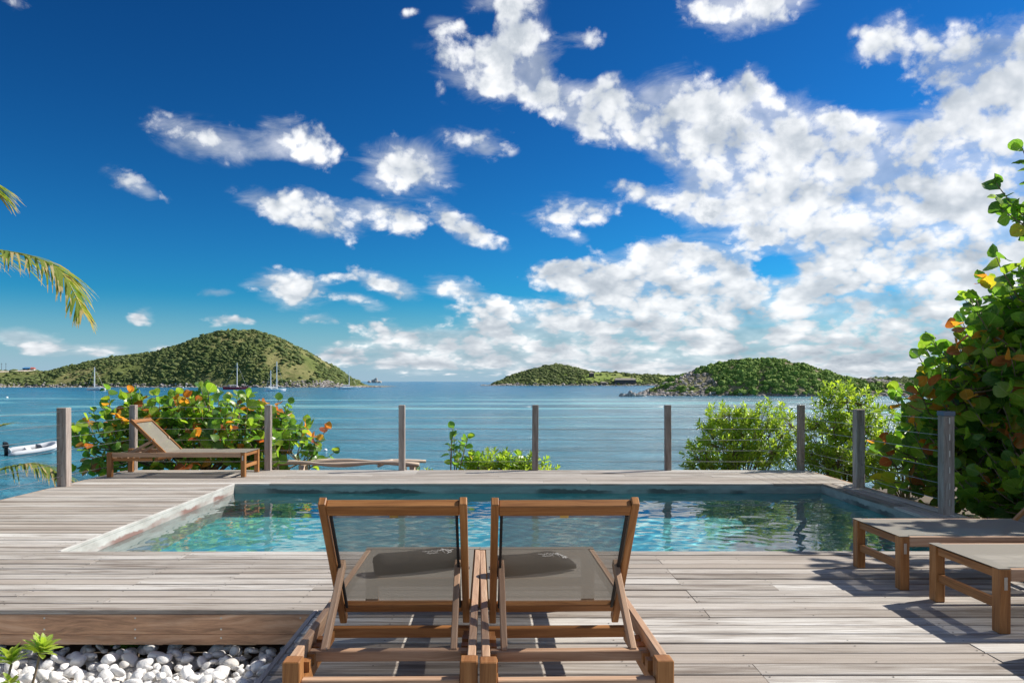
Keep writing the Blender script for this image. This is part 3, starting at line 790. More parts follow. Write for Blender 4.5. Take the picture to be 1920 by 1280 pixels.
# aqua lining below the waterline on the far and right sides
def lining(x0, x1, y0, y1):
    m = MB(); m.box(x0, x1, y0, y1, DEP, -.17); o = m.build('pool_lining', 'pool_liner', pool); o.cycles.is_caustics_receiver = True
lining(XL + .012, XR - .012, YF - .012, YF - .0005); lining(XR - .012, XR - .0005, YN + .001, YF - .013)
def pool_water():
    nx, ny = 380, 210
    X, Y = np.meshgrid(np.linspace(XL + .001, XR - .001, nx), np.linspace(YN + .001, YF - .001, ny))
    Z = np.zeros_like(X); r = np.random.default_rng(3)
    for _ in range(30):
        lam = .13 * (7.0 ** r.uniform(0, 1)); a = r.normal(-1.2, .55); k = 2 * math.pi / lam
        Z += .00062 * lam ** .9 * np.sin(k * (X * math.cos(a) + Y * math.sin(a)) + r.uniform(0, 6.3) + 2.2 * fbm(X * .8, Y * .8, int(r.integers(99))))
    g = .25 + .9 * fbm(X * .45 + 7, Y * .6, 5) + .95 * np.clip((X - 0) / 4, 0, 1)     # breeze ruffles the open side more
    V = np.stack([X, Y, WATER + Z * g], -1).reshape(-1, 3)
    I = np.arange(nx * ny).reshape(ny, nx)
    F = np.stack([I[:-1, :-1], I[:-1, 1:], I[1:, 1:], I[1:, :-1]], -1).reshape(-1, 4)
    o = link('water', arrays_mesh('water', V, F, 'pool_water'), pool); o.cycles.is_caustics_caster = True
    o['kind'] = 'structure'
pool_water()

# ------------------------------------------------------------------ pebble bed
bed = empty('pebble_bed', (0, 0, 0)); tag(bed, kind='structure')
def pebbles():
    V0, F0 = ico(2); protos = []
    for k in range(9):
        d = V0 + .22 * np.sin(V0[:, [1, 2, 0]] * nrg.uniform(1.2, 2.4, 3) + nrg.uniform(0, 6, 3)) * V0
        d = d * np.array([1.0, nrg.uniform(.62, .9), nrg.uniform(.42, .68)])
        V3, F3 = ico(3); dd = V3 + .22 * np.sin(V3[:, [1, 2, 0]] * nrg.uniform(1.2, 2.4, 3) + nrg.uniform(0, 6, 3)) * V3
        dd = dd * np.array([1.0, nrg.uniform(.62, .9), nrg.uniform(.42, .68)])
        protos.append((arrays_mesh('pebble', dd, F3, 'pebble'), d))
    placed = []
    def free(x, y, r):
        return all((x - a) ** 2 + (y - c) ** 2 > (.58 * (r + q)) ** 2 for a, c, q in placed)
    n = 0; tries = 0
    spots = []
    while n < 300 and tries < 60000:
        tries += 1
        y = rng.uniform(4.16, 4.93); x = rng.uniform(-3.15 * y / 4.5, XF - .06)
        r = rng.choice((.022, .028, .032, .036, .041, .05))
        if not free(x, y, r): continue
        placed.append((x, y, r)); spots.append((x, y, r)); n += 1
    for (x, y, r) in spots:
        o = link('pebble', rng.choice(protos)[0], bed, (x, y, -.335 + r * .45 + rng.uniform(0, .035) + .05 * max(0, (y - 4.45))))
        s = r * rng.uniform(1.0, 1.25); o.scale = (s, s, s)
        o.rotation_euler = (rng.gauss(0, .45), rng.gauss(0, .45), rng.uniform(0, 6.28))
    # the rest of the bed, too many to count
    Vs, Fs, off = [], [], 0
    for k in range(2600):
        if k < 700: y = rng.uniform(4.1, 4.95); x = rng.uniform(-3.3, XF - .05); z = -.362
        else: y = rng.uniform(1.2, 4.75); x = rng.uniform(-5.6, XF - .05); z = -.345
        if k >= 700 and 4.1 < y < 4.95 and x > -3.2: continue
        r = rng.uniform(.028, .052); P = protos[k % 9][1] * r; a = rng.uniform(0, 6.28); c, s = math.cos(a), math.sin(a)
        Vs.append(np.stack([P[:, 0] * c - P[:, 1] * s + x, P[:, 0] * s + P[:, 1] * c + y, P[:, 2] + z + rng.uniform(0, .02)], -1)); Fs.append(F0 + off); off += len(V0)
    o = link('more_pebbles', arrays_mesh('more_pebbles', np.concatenate(Vs), np.concatenate(Fs), 'pebble'), bed); tag(o, kind='stuff')
    m = MB(); m.box(-5.7, XF, 1.0, 5.3, -.45, -.365); m.build('gravel_base', 'soil', bed)
pebbles()

# ------------------------------------------------------------------ cable railings
CZ = [.988, .817, .646, .477, .310, .140]
def railing(label, posts, runs, cap=()):
    e = empty('cable_railing', (posts[0][0], posts[0][1], 0)); tag(e, label, 'railing')
    ox, oy = posts[0][:2]
    for i, (x, y, h, w) in enumerate(posts):
        m = MB(); a = rng.gauss(0, .004)
        m.hexa([(x - ox - w / 2, y - oy - w / 2, -.3), (x - ox + w / 2, y - oy - w / 2, -.3), (x - ox + w / 2, y - oy + w / 2, -.3), (x - ox - w / 2, y - oy + w / 2, -.3),
                (x - ox - w / 2 + a, y - oy - w / 2, h), (x - ox + w / 2 + a, y - oy - w / 2, h), (x - ox + w / 2 + a, y - oy + w / 2, h), (x - ox - w / 2 + a, y - oy + w / 2, h)], Vector((0, 0, 1)))
        p = m.build('post', 'post_wood', e, bevel=.006)
        if i in cap:
            m = MB(); m.box(x - ox - w / 2 - .006, x - ox + w / 2 + .006, y - oy - w / 2 - .006, y - oy + w / 2 + .006, h - .022, h + .028); m.build('post_cap', 'post_cap', p, bevel=.005)
        if i in cap:
            for z in CZ:
                m = MB(); m.box(x - ox - .007, x - ox + .007, y - oy - w / 2 - .006, y - oy - w / 2 + .002, z - .045, z + .02); m.build('cable_clamp', 'bracket', p)
    for (a, c) in runs:
        for z in CZ:
            m = MB(); pts = []
            for k in range(9):
                t = k / 8; pts.append((a[0] + (c[0] - a[0]) * t - ox, a[1] + (c[1] - a[1]) * t - oy, z - .006 * 4 * t * (1 - t)))
            m.tube(pts, .003, 5); m.build('cable', 'steel_cable', e, smooth=True)
YP = 12.29
bx = [-5.69, -3.59, -1.505, .565, 2.635, 4.70]
railing('weathered post and cable railing along the far edge of the deck', [(x, YP, 1.015, .095) for x in bx], [((bx[i] , YP), (bx[i + 1], YP)) for i in range(5)])
railing('weathered post and cable railing on the left deck edge before the dinghy', [(-5.735, 10.42, 1.035, .13), (-5.735, 8.40, 1.035, .13)], [((-5.71, YP - .05), (-5.735, 10.42)), ((-5.735, 10.42), (-5.735, 8.40)), ((-5.735, 8.40), (-5.735, 6.4))])
railing('weathered post and cable railing on the right edge beside the tree', [(4.69, 10.28, 1.02, .115), (4.66, 8.22, 1.045, .115)], [((4.70, YP - .05), (4.69, 10.28)), ((4.69, 10.28), (4.66, 8.22))], cap=(1,))

# ------------------------------------------------------------------ sun loungers (local x: foot 0 -> head 2, y across)
LW = .351; TOP = .355
def lounger(label, loc, rz, ang, group=None):
    root = empty('sun_lounger', loc, rz); tag(root, label, 'sun lounger', group)
    def part(name, mat, f, parent=root, bevel=.0035, smooth=False):
        m = MB(); f(m); return m.build(name, mat, parent, smooth, bevel)
    for s in (-1, 1):
        ya, yb = sorted((s * (LW - .034), s * (LW - .002)))
        part('side_rail', 'teak_sunlit', lambda m: m.box(.0605, 1.919, ya, yb, TOP - .068, TOP - .001))
        lg0, lg1 = sorted((s * (LW - .052), s * LW))
        leg = part('leg', 'teak', lambda m: m.box(0, .06, *sorted((s * (LW - .075), s * LW)), 0, TOP - .002))
        part('bracket', 'bracket', lambda m: m.box(.022, .040, *sorted((s * LW, s * (LW + .003))), TOP - .115, TOP - .045), leg, .001)
        part('leg', 'teak', lambda m: m.box(1.92, 1.99, *sorted((s * (LW - .058), s * (LW + .006))), 0, TOP))
        # notched rack for the back prop
        x0 = 1.36; prof = [(x0, TOP - .125), (1.915, TOP - .125), (1.915, TOP - .085)]
        for k in range(4):
            xa = 1.86 - k * .088
            prof += [(xa + .03, TOP - .085), (xa + .03, TOP - .048), (xa, TOP - .048), (xa, TOP - .085)] if False else [(xa, TOP - .085), (xa, TOP - .045), (xa - .048, TOP - .045), (xa - .048, TOP - .085)]
        prof += [(x0, TOP - .085)]
        part('notched_rack', 'teak', lambda m: m.poly_prism(prof, 'y', *sorted((s * (LW - .064), s * (LW - .0355)))), bevel=0)
    inn = LW - .0755
    part('foot_rail', 'teak', lambda m: m.box(.010, .045, -inn, inn, TOP - .060, TOP - .012))
    part('stretcher', 'teak', lambda m: m.box(.014, .046, -inn, inn, .125, .175))
    part('head_rail', 'teak_sunlit', lambda m: m.box(1.935, 1.975, -LW + .0585, LW - .0585, TOP - .135, TOP - .072))
    part('cross_bar', 'teak', lambda m: m.box(1.28, 1.32, -LW + .0345, LW - .0345, TOP - .130, TOP - .085))
    hx, hz = 1.17, TOP - .022                                    # hinge of the backrest
    def sling(m):
        n, k = 18, 7
        for i in range(n + 1):
            t = i / n; x = -.004 + t * (hx - .01)
            for j in range(k + 1):
                y = (-1 + 2 * j / k) * (LW - .040)
                dip = .012 * math.sin(math.pi * t) * (1 - (2 * j / k - 1) ** 2)
                m.v.append((x, y, TOP + .001 - dip))
        for i in range(n):
            for j in range(k):
                q = [i * (k + 1) + j, (i + 1) * (k + 1) + j, (i + 1) * (k + 1) + j + 1, i * (k + 1) + j + 1]
                m.face(q, [(m.v[a][0], m.v[a][1]) for a in q])
    sl = part('seat_sling', 'sling_seat', sling, bevel=0, smooth=True)
    part('sling_hem', 'sling_seat', lambda m: m.box(-.006, .06, -LW + .002, LW - .002, TOP - .0012, TOP + .0022), sl, 0)
    # backrest
    ca, sa = math.cos(ang), math.sin(ang)
    B = lambda d, y, n=0.0: (hx + d * ca - n * sa, y, hz + d * sa + n * ca)    # d along the back from the hinge, n off its face
    back = empty('backrest'); back.parent = root
    bw = LW - .040; up = (-sa, 0, ca); LEN = .70
    for s in (-1, 1):
        y = s * (bw - .019)
        part('side_post', 'teak', lambda m: m.bar(B(-.115, y), B(LEN, y), .032, .046, up), back)
        part('edge_cord', 'black_edge', lambda m: m.bar(B(.0, s * (bw - .047), -.012), B(LEN - .075, s * (bw - .047), -.012), .012, .014, up), back, .001)
    part('top_bar', 'teak', lambda m: m.bar(B(LEN - .042, -bw + .0355), B(LEN - .042, bw - .0355), .058, .042, up), back)
    part('bottom_bar', 'teak', lambda m: m.bar(B(-.012, -bw + .0355), B(-.012, bw - .0355), .050, .032, up), back)
    def bsl(m):
        n, k = 10, 6
        for i in range(n + 1):
            t = i / n
            for j in range(k + 1):
                y = (-1 + 2 * j / k) * (bw - .043); m.v.append(B(.008 + t * (LEN - .085), y, .006 - .010 * math.sin(math.pi * t) * (1 - (2 * j / k - 1) ** 2)))
        for i in range(n):
            for j in range(k):
                q = [i * (k + 1) + j, (i + 1) * (k + 1) + j, (i + 1) * (k + 1) + j + 1, i * (k + 1) + j + 1]
                m.face(q, [(i / n * LEN, j / k * .6), ((i + 1) / n * LEN, j / k * .6), ((i + 1) / n * LEN, (j + 1) / k * .6), (i / n * LEN, (j + 1) / k * .6)])
    part('back_sling', 'sling', bsl, back, 0, True)
    part('label_tag', 'brass', lambda m: m.bar(B(LEN - .082, -.018, -.012), B(LEN - .082, .018, -.012), .016, .003, up), back, 0)
    # prop frame: two struts from the side posts to a bar lying in the racks
    px, pz = B(.27, 0)[0], B(.27, 0)[2]
    reach = .46; bz = TOP - .055
    bxp = px + math.sqrt(max(reach ** 2 - (pz - bz) ** 2, .01)); bxp = min(bxp, 1.86)
    prop = empty('back_prop'); prop.parent = root
    for s in (-1, 1):
        y = s * (bw - .053)
        d = Vector((bxp - px, 0, bz - pz)).normalized()
        part('strut', 'teak_sunlit', lambda m: m.bar(Vector((px, y, pz)) - d * .03, Vector((bxp, y, bz)) + d * .004, .026, .044, d.cross(Vector((0, 1, 0)))), prop)
    for s in (-1, 1):
        part('bolt', 'bracket', lambda m: m.tube([(px, s * (bw - .002), pz), (px, s * (bw + .0025), pz)], .008, 8), prop, 0)
    part('prop_bar', 'teak_sunlit', lambda m: m.box(bxp - .018, bxp + .022, -LW + .037, LW - .037, bz - .030, bz + .012), prop)
    return root
A1 = R(52)
GF = 'pair of loungers with backs to the camera'
rz = R(-90)      # foot points to +Y (the pool), head towards the camera
lounger('teak sun lounger facing the pool, left of the front pair', (-.462, 4.875, .0015), rz + R(.8), A1)
lounger('teak sun lounger facing the pool, right of the front pair', (.232, 4.875, .0015), rz + R(1.6), A1)
lounger('teak sun lounger lying on the far left deck corner by the railing', (-3.66, 11.73, .0015), R(180), R(44))
lounger('teak sun lounger at right edge, nearer the pool of two', (2.655, 5.565, .0015), 0, R(44))
lounger('teak sun lounger at right edge, in front of the other one', (2.735, 4.66, .0015), R(.5), R(44))
lounger('teak sun lounger mostly outside the right frame edge, only its shadow showing', (2.80, 3.66, .0015), R(-.5), R(44))

# ------------------------------------------------------------------ rolled towels
def towel(label, loc, rz, L, r0, taper):
    e = empty('rolled_towel', loc, rz); tag(e, label, 'towel')
    m = MB(); n, k = 22, 20
    def ring(t):
        r = r0 * (1 - taper * max(0, (t - .62) / .38) ** 2)
        if t < .04: r *= .86 + .14 * t / .04
        if t > .96: r *= .9
        return r
    for i in range(n + 1):
        t = i / n; r = ring(t)
        for j in range(k):
            a = 2 * math.pi * j / k
            rr = r * (1 + .03 * math.sin(3 * a + 5 * t) + .025 * math.sin(9 * t + a))
            m.v.append((-L / 2 + t * L, rr * math.cos(a) * 1.08, max(0.0, r0 * .93 * (1 - .0 * t) + (rr * math.sin(a)) * .93 - (r0 - r) * .75)))
    for i in range(n):
        for j in range(k):
            q = [i * k + j, i * k + (j + 1) % k, (i + 1) * k + (j + 1) % k, (i + 1) * k + j]
            m.face(q, [(0, 0)] * 4)
    m.face(list(range(k)), [(0, 0)] * k); m.face([n * k + j for j in reversed(range(k))], [(0, 0)] * k)
    m.build('roll', 'towel', e, True)
    # spiral at the rolled end
    sp = MB(); pts = []
    for i in range(40):
        a = i * .42; rr = r0 * .8 * (1 - i / 44); pts.append((-L / 2 - .001, rr * math.cos(a) * 1.05, r0 * .93 + rr * math.sin(a) * .9))
    sp.tube(pts, .0035, 5); sp.build('roll_edge', 'towel', e, True)
    # embroidered white monogram, thread strokes on the upper camera side
    em = MB()
    def on(sx, a):
        t = sx / L; r = ring(t) + .0015
        return (-L / 2 + sx, -r * math.cos(a) * 1.08, r0 * .93 + r * math.sin(a) * .93 - (r0 - ring(t)) * .75)
    c0 = L * .50; a0 = R(62)
    w = [(i * .0052, .10 * math.sin(i * 1.9) + .05 * math.sin(i * .77)) for i in range(24)]
    em.tube([on(c0 + dx, a0 + dy) for dx, dy in w], .0018, 4)
    em.tube([on(c0 + .02 + dx * .55, a0 - .24 + .55 * dy) for dx, dy in w], .0016, 4)
    for st in ([(.115, .30), (.120, -.32)], [(.118, .28), (.148, -.30), (.151, .22)], [(.100, .05), (.128, .12), (.165, -.12)], [(.151, -.05), (.178, .10)], [(.135, -.36), (.165, -.20)]):
        pts = []
        for (p, q) in zip(st[:-1], st[1:]):
            pts += [on(c0 + p[0] + (q[0] - p[0]) * i / 5, a0 + p[1] + (q[1] - p[1]) * i / 5) for i in range(6)]
        em.tube(pts, .0026, 4)
    em.build('monogram', 'thread', e)
    return e
towel('dark brown rolled towel with white stitching on the left front lounger', (-.425, 4.30, TOP - .006), R(24), .50, .062, .15)
towel('dark brown rolled towel with white stitching on the right front lounger', (.20, 4.25, TOP - .006), R(20), .47, .060, .75)

# ------------------------------------------------------------------ driftwood bench beyond the railing
def bench():
    e = empty('driftwood_bench', (-2.55, 13.2, -.45)); tag(e, 'pale driftwood pole bench beyond the far railing', 'bench')
    for (y, z, ph) in ((-.12, .47, 0), (.05, .485, 1.3), (.2, .47, 2.2)):
        m = MB(); pts = [(-1.22 + 2.45 * i / 12 + .04 * ph, y + .03 * math.sin(i * .8 + ph), z + .018 * math.sin(i * .9 + ph * 2)) for i in range(13)]
        m.tube(pts, [.034 + .009 * math.sin(i * 1.3 + ph) for i in range(13)], 8); m.build('seat_pole', 'driftwood', e, True)
    for x in (-1.12, -.72, .95, 1.12):
        for y in (-.08, .16):
            m = MB(); m.tube([(x, y, -.02), (x + .015, y, .22), (x - .01, y, .44)], [.05, .046, .05], 8); m.build('leg', 'driftwood', e, True)
    for (a, c) in (((-.1, -.1, .43), (.15, .16, .50)), ((.55, -.1, .43), (.75, .16, .50))):
        m = MB(); m.tube([a, c], .025, 7); m.build('cross_pole', 'driftwood', e, True)
bench()

# ------------------------------------------------------------------ plants: leaves
LEAF_ROWS = ((.0, .10), (.10, .62), (.32, .98), (.60, 1.0), (.86, .66), (1.0, .12))
def leaf_arrays(kind):
    """unit leaf, base at the origin, midrib along x (length 1); returns verts, quads, uv per corner"""
    V, UV = [], []
    for (u, w) in LEAF_ROWS if kind != 'lance' else ((.0, .06), (.3, .75), (.62, 1.0), (.88, .6), (1.0, .05)):
        hw = {'round': .54, 'wavy': .50, 'lance': .19}[kind] * w
        for v in (-1, 0, 1):
            z = .16 * abs(v) * w * (1 if kind != 'lance' else .4) - .16 * u * u + (.06 * math.sin(u * 7 + v * 1.5) if kind == 'wavy' else 0)
            V.append((u, v * hw, z)); UV.append((u, v))
    F = []
    for i in range(len(V) // 3 - 1):
        for j in range(2): F.append((3 * i + j, 3 * i + j + 1, 3 * i + j + 4, 3 * i + j + 3))
    V = np.array(V); F = np.array(F); UV = np.array(UV)
    return V, F, UV[F].reshape(-1, 2)
LA = {k: leaf_arrays(k) for k in ('round', 'wavy', 'lance')}
LEAFMESH = {}
def leaf_mesh(kind, mat):
    if (kind, mat) not in LEAFMESH:
        V, F, UV = LA[kind]; LEAFMESH[kind, mat] = arrays_mesh('leaf', V, F, mat, True, None, UV)
    return LEAFMESH[kind, mat]
def leaf_basis(d, n):
    d = d.normalized(); n = (n - d * n.dot(d)); n.normalize(); return d, n.cross(d), n
class Leaves:
    def __init__(s): s.L = []
    def add(s, p, d, n, size, mat, kind='round'): s.L.append((Vector(p), *leaf_basis(Vector(d), Vector(n)), size, mat, kind))
    def emit(s, root, base, singles, key=None, name='foliage'):
        """the leaves that show largest become parts of their own, the rest one mass"""
        L = s.L; base = Vector(base)
        order = sorted(range(len(L)), key=lambda i: key(L[i]) if key else 0)
        pick = set(order[:singles])
        for i in order[:singles]:
            p, d, w, n, size, mat, kind = L[i]
            o = link('leaf', leaf_mesh(kind, mat), root)
            M = Matrix(((d.x, w.x, n.x, 0), (d.y, w.y, n.y, 0), (d.z, w.z, n.z, 0), (0, 0, 0, 1))) @ Matrix.Scale(size, 4)
            M.translation = p - base
            o.matrix_local = M
        rest = [L[i] for i in range(len(L)) if i not in pick]
        if not rest: return
        mats = sorted({r[5] for r in rest}); Vs, Fs, Us, Ms, off = [], [], [], [], 0
        for (p, d, w, n, size, mat, kind) in rest:
            V, F, UV = LA[kind]; B = np.array([d, w, n]) * size
            Vs.append(V @ B + np.array(p - base)); Fs.append(F + off); Us.append(UV); Ms.append(np.full(len(F), mats.index(mat))); off += len(V)
        o = link(name, arrays_mesh(name, np.concatenate(Vs), np.concatenate(Fs), mats, True, np.concatenate(Ms), np.concatenate(Us)), root)
        tag(o, kind='stuff')
def rv(s=1.0): return Vector((rng.gauss(0, s), rng.gauss(0, s), rng.gauss(0, s)))
def inside(ell, lo=.45, hi=1.0):
    """random point in a list of ellipsoids (centre, radii, weight), towards the shell"""
    c, r, w = rng.choices(ell, [e[2] for e in ell])[0]
    d = rv().normalized(); k = rng.uniform(lo, hi) ** .6
    return Vector((c[0] + d.x * r[0] * k, c[1] + d.y * r[1] * k, c[2] + d.z * r[2] * k)), d
GREENS = ['leaf_green'] * 24 + ['leaf_deep'] * 9 + ['leaf_lime'] * 20 + ['leaf_yellow'] * 1
TIPS = ['leaf_orange', 'leaf_rust', 'leaf_orange', 'leaf_lime', 'leaf_lime', 'leaf_green', 'leaf_green']
def grape_twig(LV, br, p, d, n, size, hot=.3):
    """sea grape shoot: stiff twig with alternate round leaves, young ones at the tip coloured"""
    d = d.normalized(); side = d.cross(Vector((0, 0, 1)) + rv(.3)).normalized(); step = size * .55
    pts = [p]; q = p.copy()
    tip = rng.random() < hot
    for i in range(n):
        d = (d + Vector((0, 0, .10)) + rv(.07)).normalized(); q = q + d * step; pts.append(q.copy())
        sg = 1 if i % 2 else -1
        ld = (side * sg * .9 + d * .55 + rv(.25)).normalized()
        nn = (Vector((.25, -.25, .75)) + d * .3 + rv(.5))
        s = size * rng.uniform(.8, 1.15) * (1 if i < n - 1 else .8)
        m = rng.choice(TIPS[:4]) if (tip and (i >= n - 2 or hot >= 1)) else rng.choice(GREENS)
        LV.add(q + ld * s * .08, ld, nn, s, m, rng.choice(('round', 'wavy')))
    LV.add(q, (d + rv(.3)), side + rv(.5), size * .8, rng.choice(TIPS) if tip else rng.choice(GREENS), 'wavy')
    br.tube(pts, [.010 - .006 * i / len(pts) for i in range(len(pts))], 5)
def limb(br, a, b_, r0, r1, sag=.12, n=6):
    a, b_ = Vector(a), Vector(b_); pts = []
    mid = rv((b_ - a).length * .06)
    for i in range(n + 1):
        t = i / n; pts.append(a.lerp(b_, t) + mid * math.sin(math.pi * t) + Vector((0, 0, -sag * math.sin(math.pi * t) * (b_ - a).length)))
    br.tube(pts, [r0 + (r1 - r0) * i / n for i in range(n + 1)], 7)
def sea_grape(name, label, cat, base, ell, ntwig, size, singles, key, extra=(), nleaf=(4, 7), hot=.3, stems=5, trunk_r=.07, group=None):
    root = empty(name, base); tag(root, label, cat, group)
    LV, br, tr = Leaves(), MB(), MB(); B = Vector(base)
    hubs = []
    for e in ell:
        for _ in range(max(2, int(stems * e[2]))):
            h = Vector(e[0]) + Vector([rng.uniform(-.45, .45) * e[1][k] for k in range(3)]); hubs.append(h)
    trunktop = B + Vector((0, 0, max(.25, .3 * (ell[0][0][2] - base[2]))))
    tr.tube([(0, 0, -.25), (.02, .01, .1), tuple(trunktop - B)], [trunk_r * 1.25, trunk_r, trunk_r * .8], 10)
    tr.build('trunk', 'bark', root, True)
    for h in hubs: limb(br, trunktop - B, h - B, trunk_r * .5, .012)
    for _ in range(ntwig):
        p, d = inside(ell)
        h = min(hubs, key=lambda q: (q - p).length)
        limb(br, h - B, p - B, .010, .006, .05, 3)
        tw = MB()
        grape_twig(LV, tw, p, (d * .7 + Vector((0, 0, .55)) + rv(.3)), rng.randint(*nleaf), size * rng.uniform(.85, 1.1), hot)
        tw.v = [tuple(Vector(v) - B) for v in tw.v]; o = len(br.v); br.v += tw.v
        for f, u, mi in zip(tw.f, tw.uv, tw.mi): br.face([i + o for i in f], u, mi)
    for (p, d, n, sz, *ht) in extra:
        limb(br, min(hubs, key=lambda q: (q - Vector(p)).length) - B, Vector(p) - B, .014, .009, .03, 4)
        tw = MB(); grape_twig(LV, tw, Vector(p), Vector(d), n, sz, ht[0] if ht else .25)
        tw.v = [tuple(Vector(v) - B) for v in tw.v]; o = len(br.v); br.v += tw.v
        for f, u, mi in zip(tw.f, tw.uv, tw.mi): br.face([i + o for i in f], u, mi)
    br.build('branches', 'twig', root, True)
    LV.emit(root, base, singles, key)
    return root
camv = Vector((0, 0, CAMH))
def in_frame(p, m=30):
    if p.y < .5: return False
    u = FPX / p.y; x = VPX + p.x * u; y = HZ + (CAMH - p.z) * u
    return -m < x < 1920 + m and -m < y < 1280 + m
def near_key(l): return (l[0] - camv).length + (0 if in_frame(l[0]) else 100)
# broad bush beyond the far left corner
sea_grape('sea_grape_bush', 'broad sea grape bush with round leaves behind the far left lounger', 'bush', (-5.2, 13.75, -.55),
          [((-5.35, 13.65, .16), (1.55, .65, .50), 3), ((-4.75, 13.65, .32), (1.15, .6, .36), 2.2), ((-6.35, 13.5, .22), (.72, .5, .48), 1.0), ((-3.62, 13.6, -.05), (.50, .35, .28), .6), ((-5.9, 13.6, .42), (.5, .45, .26), .7)],
          310, .165, 300, near_key,
          extra=[((-4.95, 13.5, .92), (.0, 0, 1), 4, .17), ((-5.45, 13.5, .80), (-.1, 0, 1), 4, .17), ((-6.1, 13.5, .78), (.1, 0, 1), 4, .17), ((-4.45, 13.5, .70), (.1, 0, 1), 3, .16), ((-4.05, 13.5, .55), (.3, 0, 1), 3, .16), ((-3.75, 13.4, .42), (.5, 0, .6), 4, .15), ((-3.25, 13.4, .0), (.5, 0, .7), 4, .15), ((-6.4, 13.4, .5), (-.3, 0, .9), 4, .16), ((-5.2, 13.5, .78), (0, 0, 1), 4, .17)], hot=.26)
# tall tree at the right edge
tb = (6.7, 9.1, -.55)
sea_grape('sea_grape_tree', 'tall sea grape tree with orange leaves at the right edge', 'tree', tb,
          [((7.1, 9.2, .70), (1.8, 1.5, 1.2), 3.4), ((7.75, 9.0, 1.75), (1.7, 1.4, .85), 2.2), ((6.1, 10.1, .20), (.8, .8, .55), 1.2), ((6.0, 9.6, .95), (.70, .7, .55), 1.3), ((6.25, 8.6, .30), (.85, .65, .75), 1.4), ((6.10, 8.9, 1.45), (.70, .65, .50), 1.3), ((6.5, 8.9, 2.05), (.65, .6, .45), 1.2), ((5.85, 10.0, .25), (.6, .6, .45), .8), ((6.2, 8.3, -.25), (1.1, .7, .25), .9), ((7.1, 7.3, 2.9), (1.3, .8, .8), .42), ((6.7, 6.3, 2.2), (1.1, .8, .8), .34)],
          1020, .172, 300, near_key,
          extra=[((5.80, 8.5, 3.12), (-1, 0, .12), 7, .175, 0), ((5.78, 8.45, 3.42), (-.35, 0, .8), 5, .18, 0), ((6.05, 8.5, 2.95), (-.8, 0, .2), 6, .18, 0), ((5.95, 8.6, 3.05), (-.7, -.1, .2), 6, .18, 0), ((5.75, 8.4, 2.95), (-.5, 0, .3), 5, .18, 0), ((5.95, 8.4, 3.3), (-.5, 0, .6), 5, .18, 0), ((5.9, 8.5, 2.75), (-.4, 0, .5), 5, .18, 0), ((6.1, 8.5, 3.5), (-.4, 0, .7), 5, .18, 0), ((5.3, 8.9, 1.25), (-1, -.2, .2), 4, .20), ((5.15, 9.2, .95), (-1, -.1, .1), 4, .20), ((5.2, 10.0, .45), (-.8, -.3, .2), 4, .20), ((5.5, 8.8, 1.9), (-.8, -.2, .6), 5, .2), ((5.8, 8.8, 2.3), (-.7, -.2, .7), 5, .2)] + [((a_, b_, c_), (-.5, -.4, .5), 3, .17, 1.0) for a_, b_, c_ in ((5.02, 9.3, 1.12), (5.25, 9.25, 1.08), (5.12, 9.6, .70), (5.08, 10.3, .42), (5.55, 9.2, 1.12), (5.4, 9.1, 1.6), (5.9, 8.8, 1.2), (5.2, 9.9, .05), (5.1, 9.35, 1.0), (5.3, 9.2, .95), (5.15, 10.2, .25), (5.35, 9.5, .4), (5.6, 8.9, 1.75), (5.7, 8.7, .6))], nleaf=(4, 7), hot=.14, stems=5, trunk_r=.11)
# sapling beyond the far railing
def sapling(label, base, tw):
    root = empty('sea_grape_sapling', base); tag(root, label, 'sapling'); LV, br = Leaves(), MB(); B = Vector(base)
    for (p, d, n, s) in tw:
        t = MB(); grape_twig(LV, t, Vector(p), Vector(d), n, s, .05)
        o = len(br.v); br.v += [tuple(Vector(v) - B) for v in t.v]
        for f, u, mi in zip(t.f, t.uv, t.mi): br.face([i + o for i in f], u, mi)
        limb(br, (0, 0, 0), Vector(p) - B, .014, .01, .02, 3)
    br.build('stems', 'twig', root, True); LV.emit(root, base, 300, near_key)
sapling('small sea grape sapling beyond the far railing, left of the middle post', (-.72, 13.25, -.5), [((-.74, 13.25, -.12), (.02, 0, 1), 7, .15), ((-.80, 13.25, -.1), (-.1, 0, 1), 5, .15), ((-.68, 13.25, .1), (.2, 0, 1), 4, .14), ((-.52, 13.2, -.15), (.2, 0, 1), 4, .14), ((-.45, 13.2, 0), (.1, 0, 1), 2, .13), ((.3, 13.1, -.08), (.1, 0, 1), 3, .14), ((-.62, 13.1, .05), (.3, 0, 1), 5, .15), ((-.78, 13.1, .2), (0, 0, 1), 5, .15), ((-.35, 13.1, -.1), (.2, 0, 1), 3, .14)])

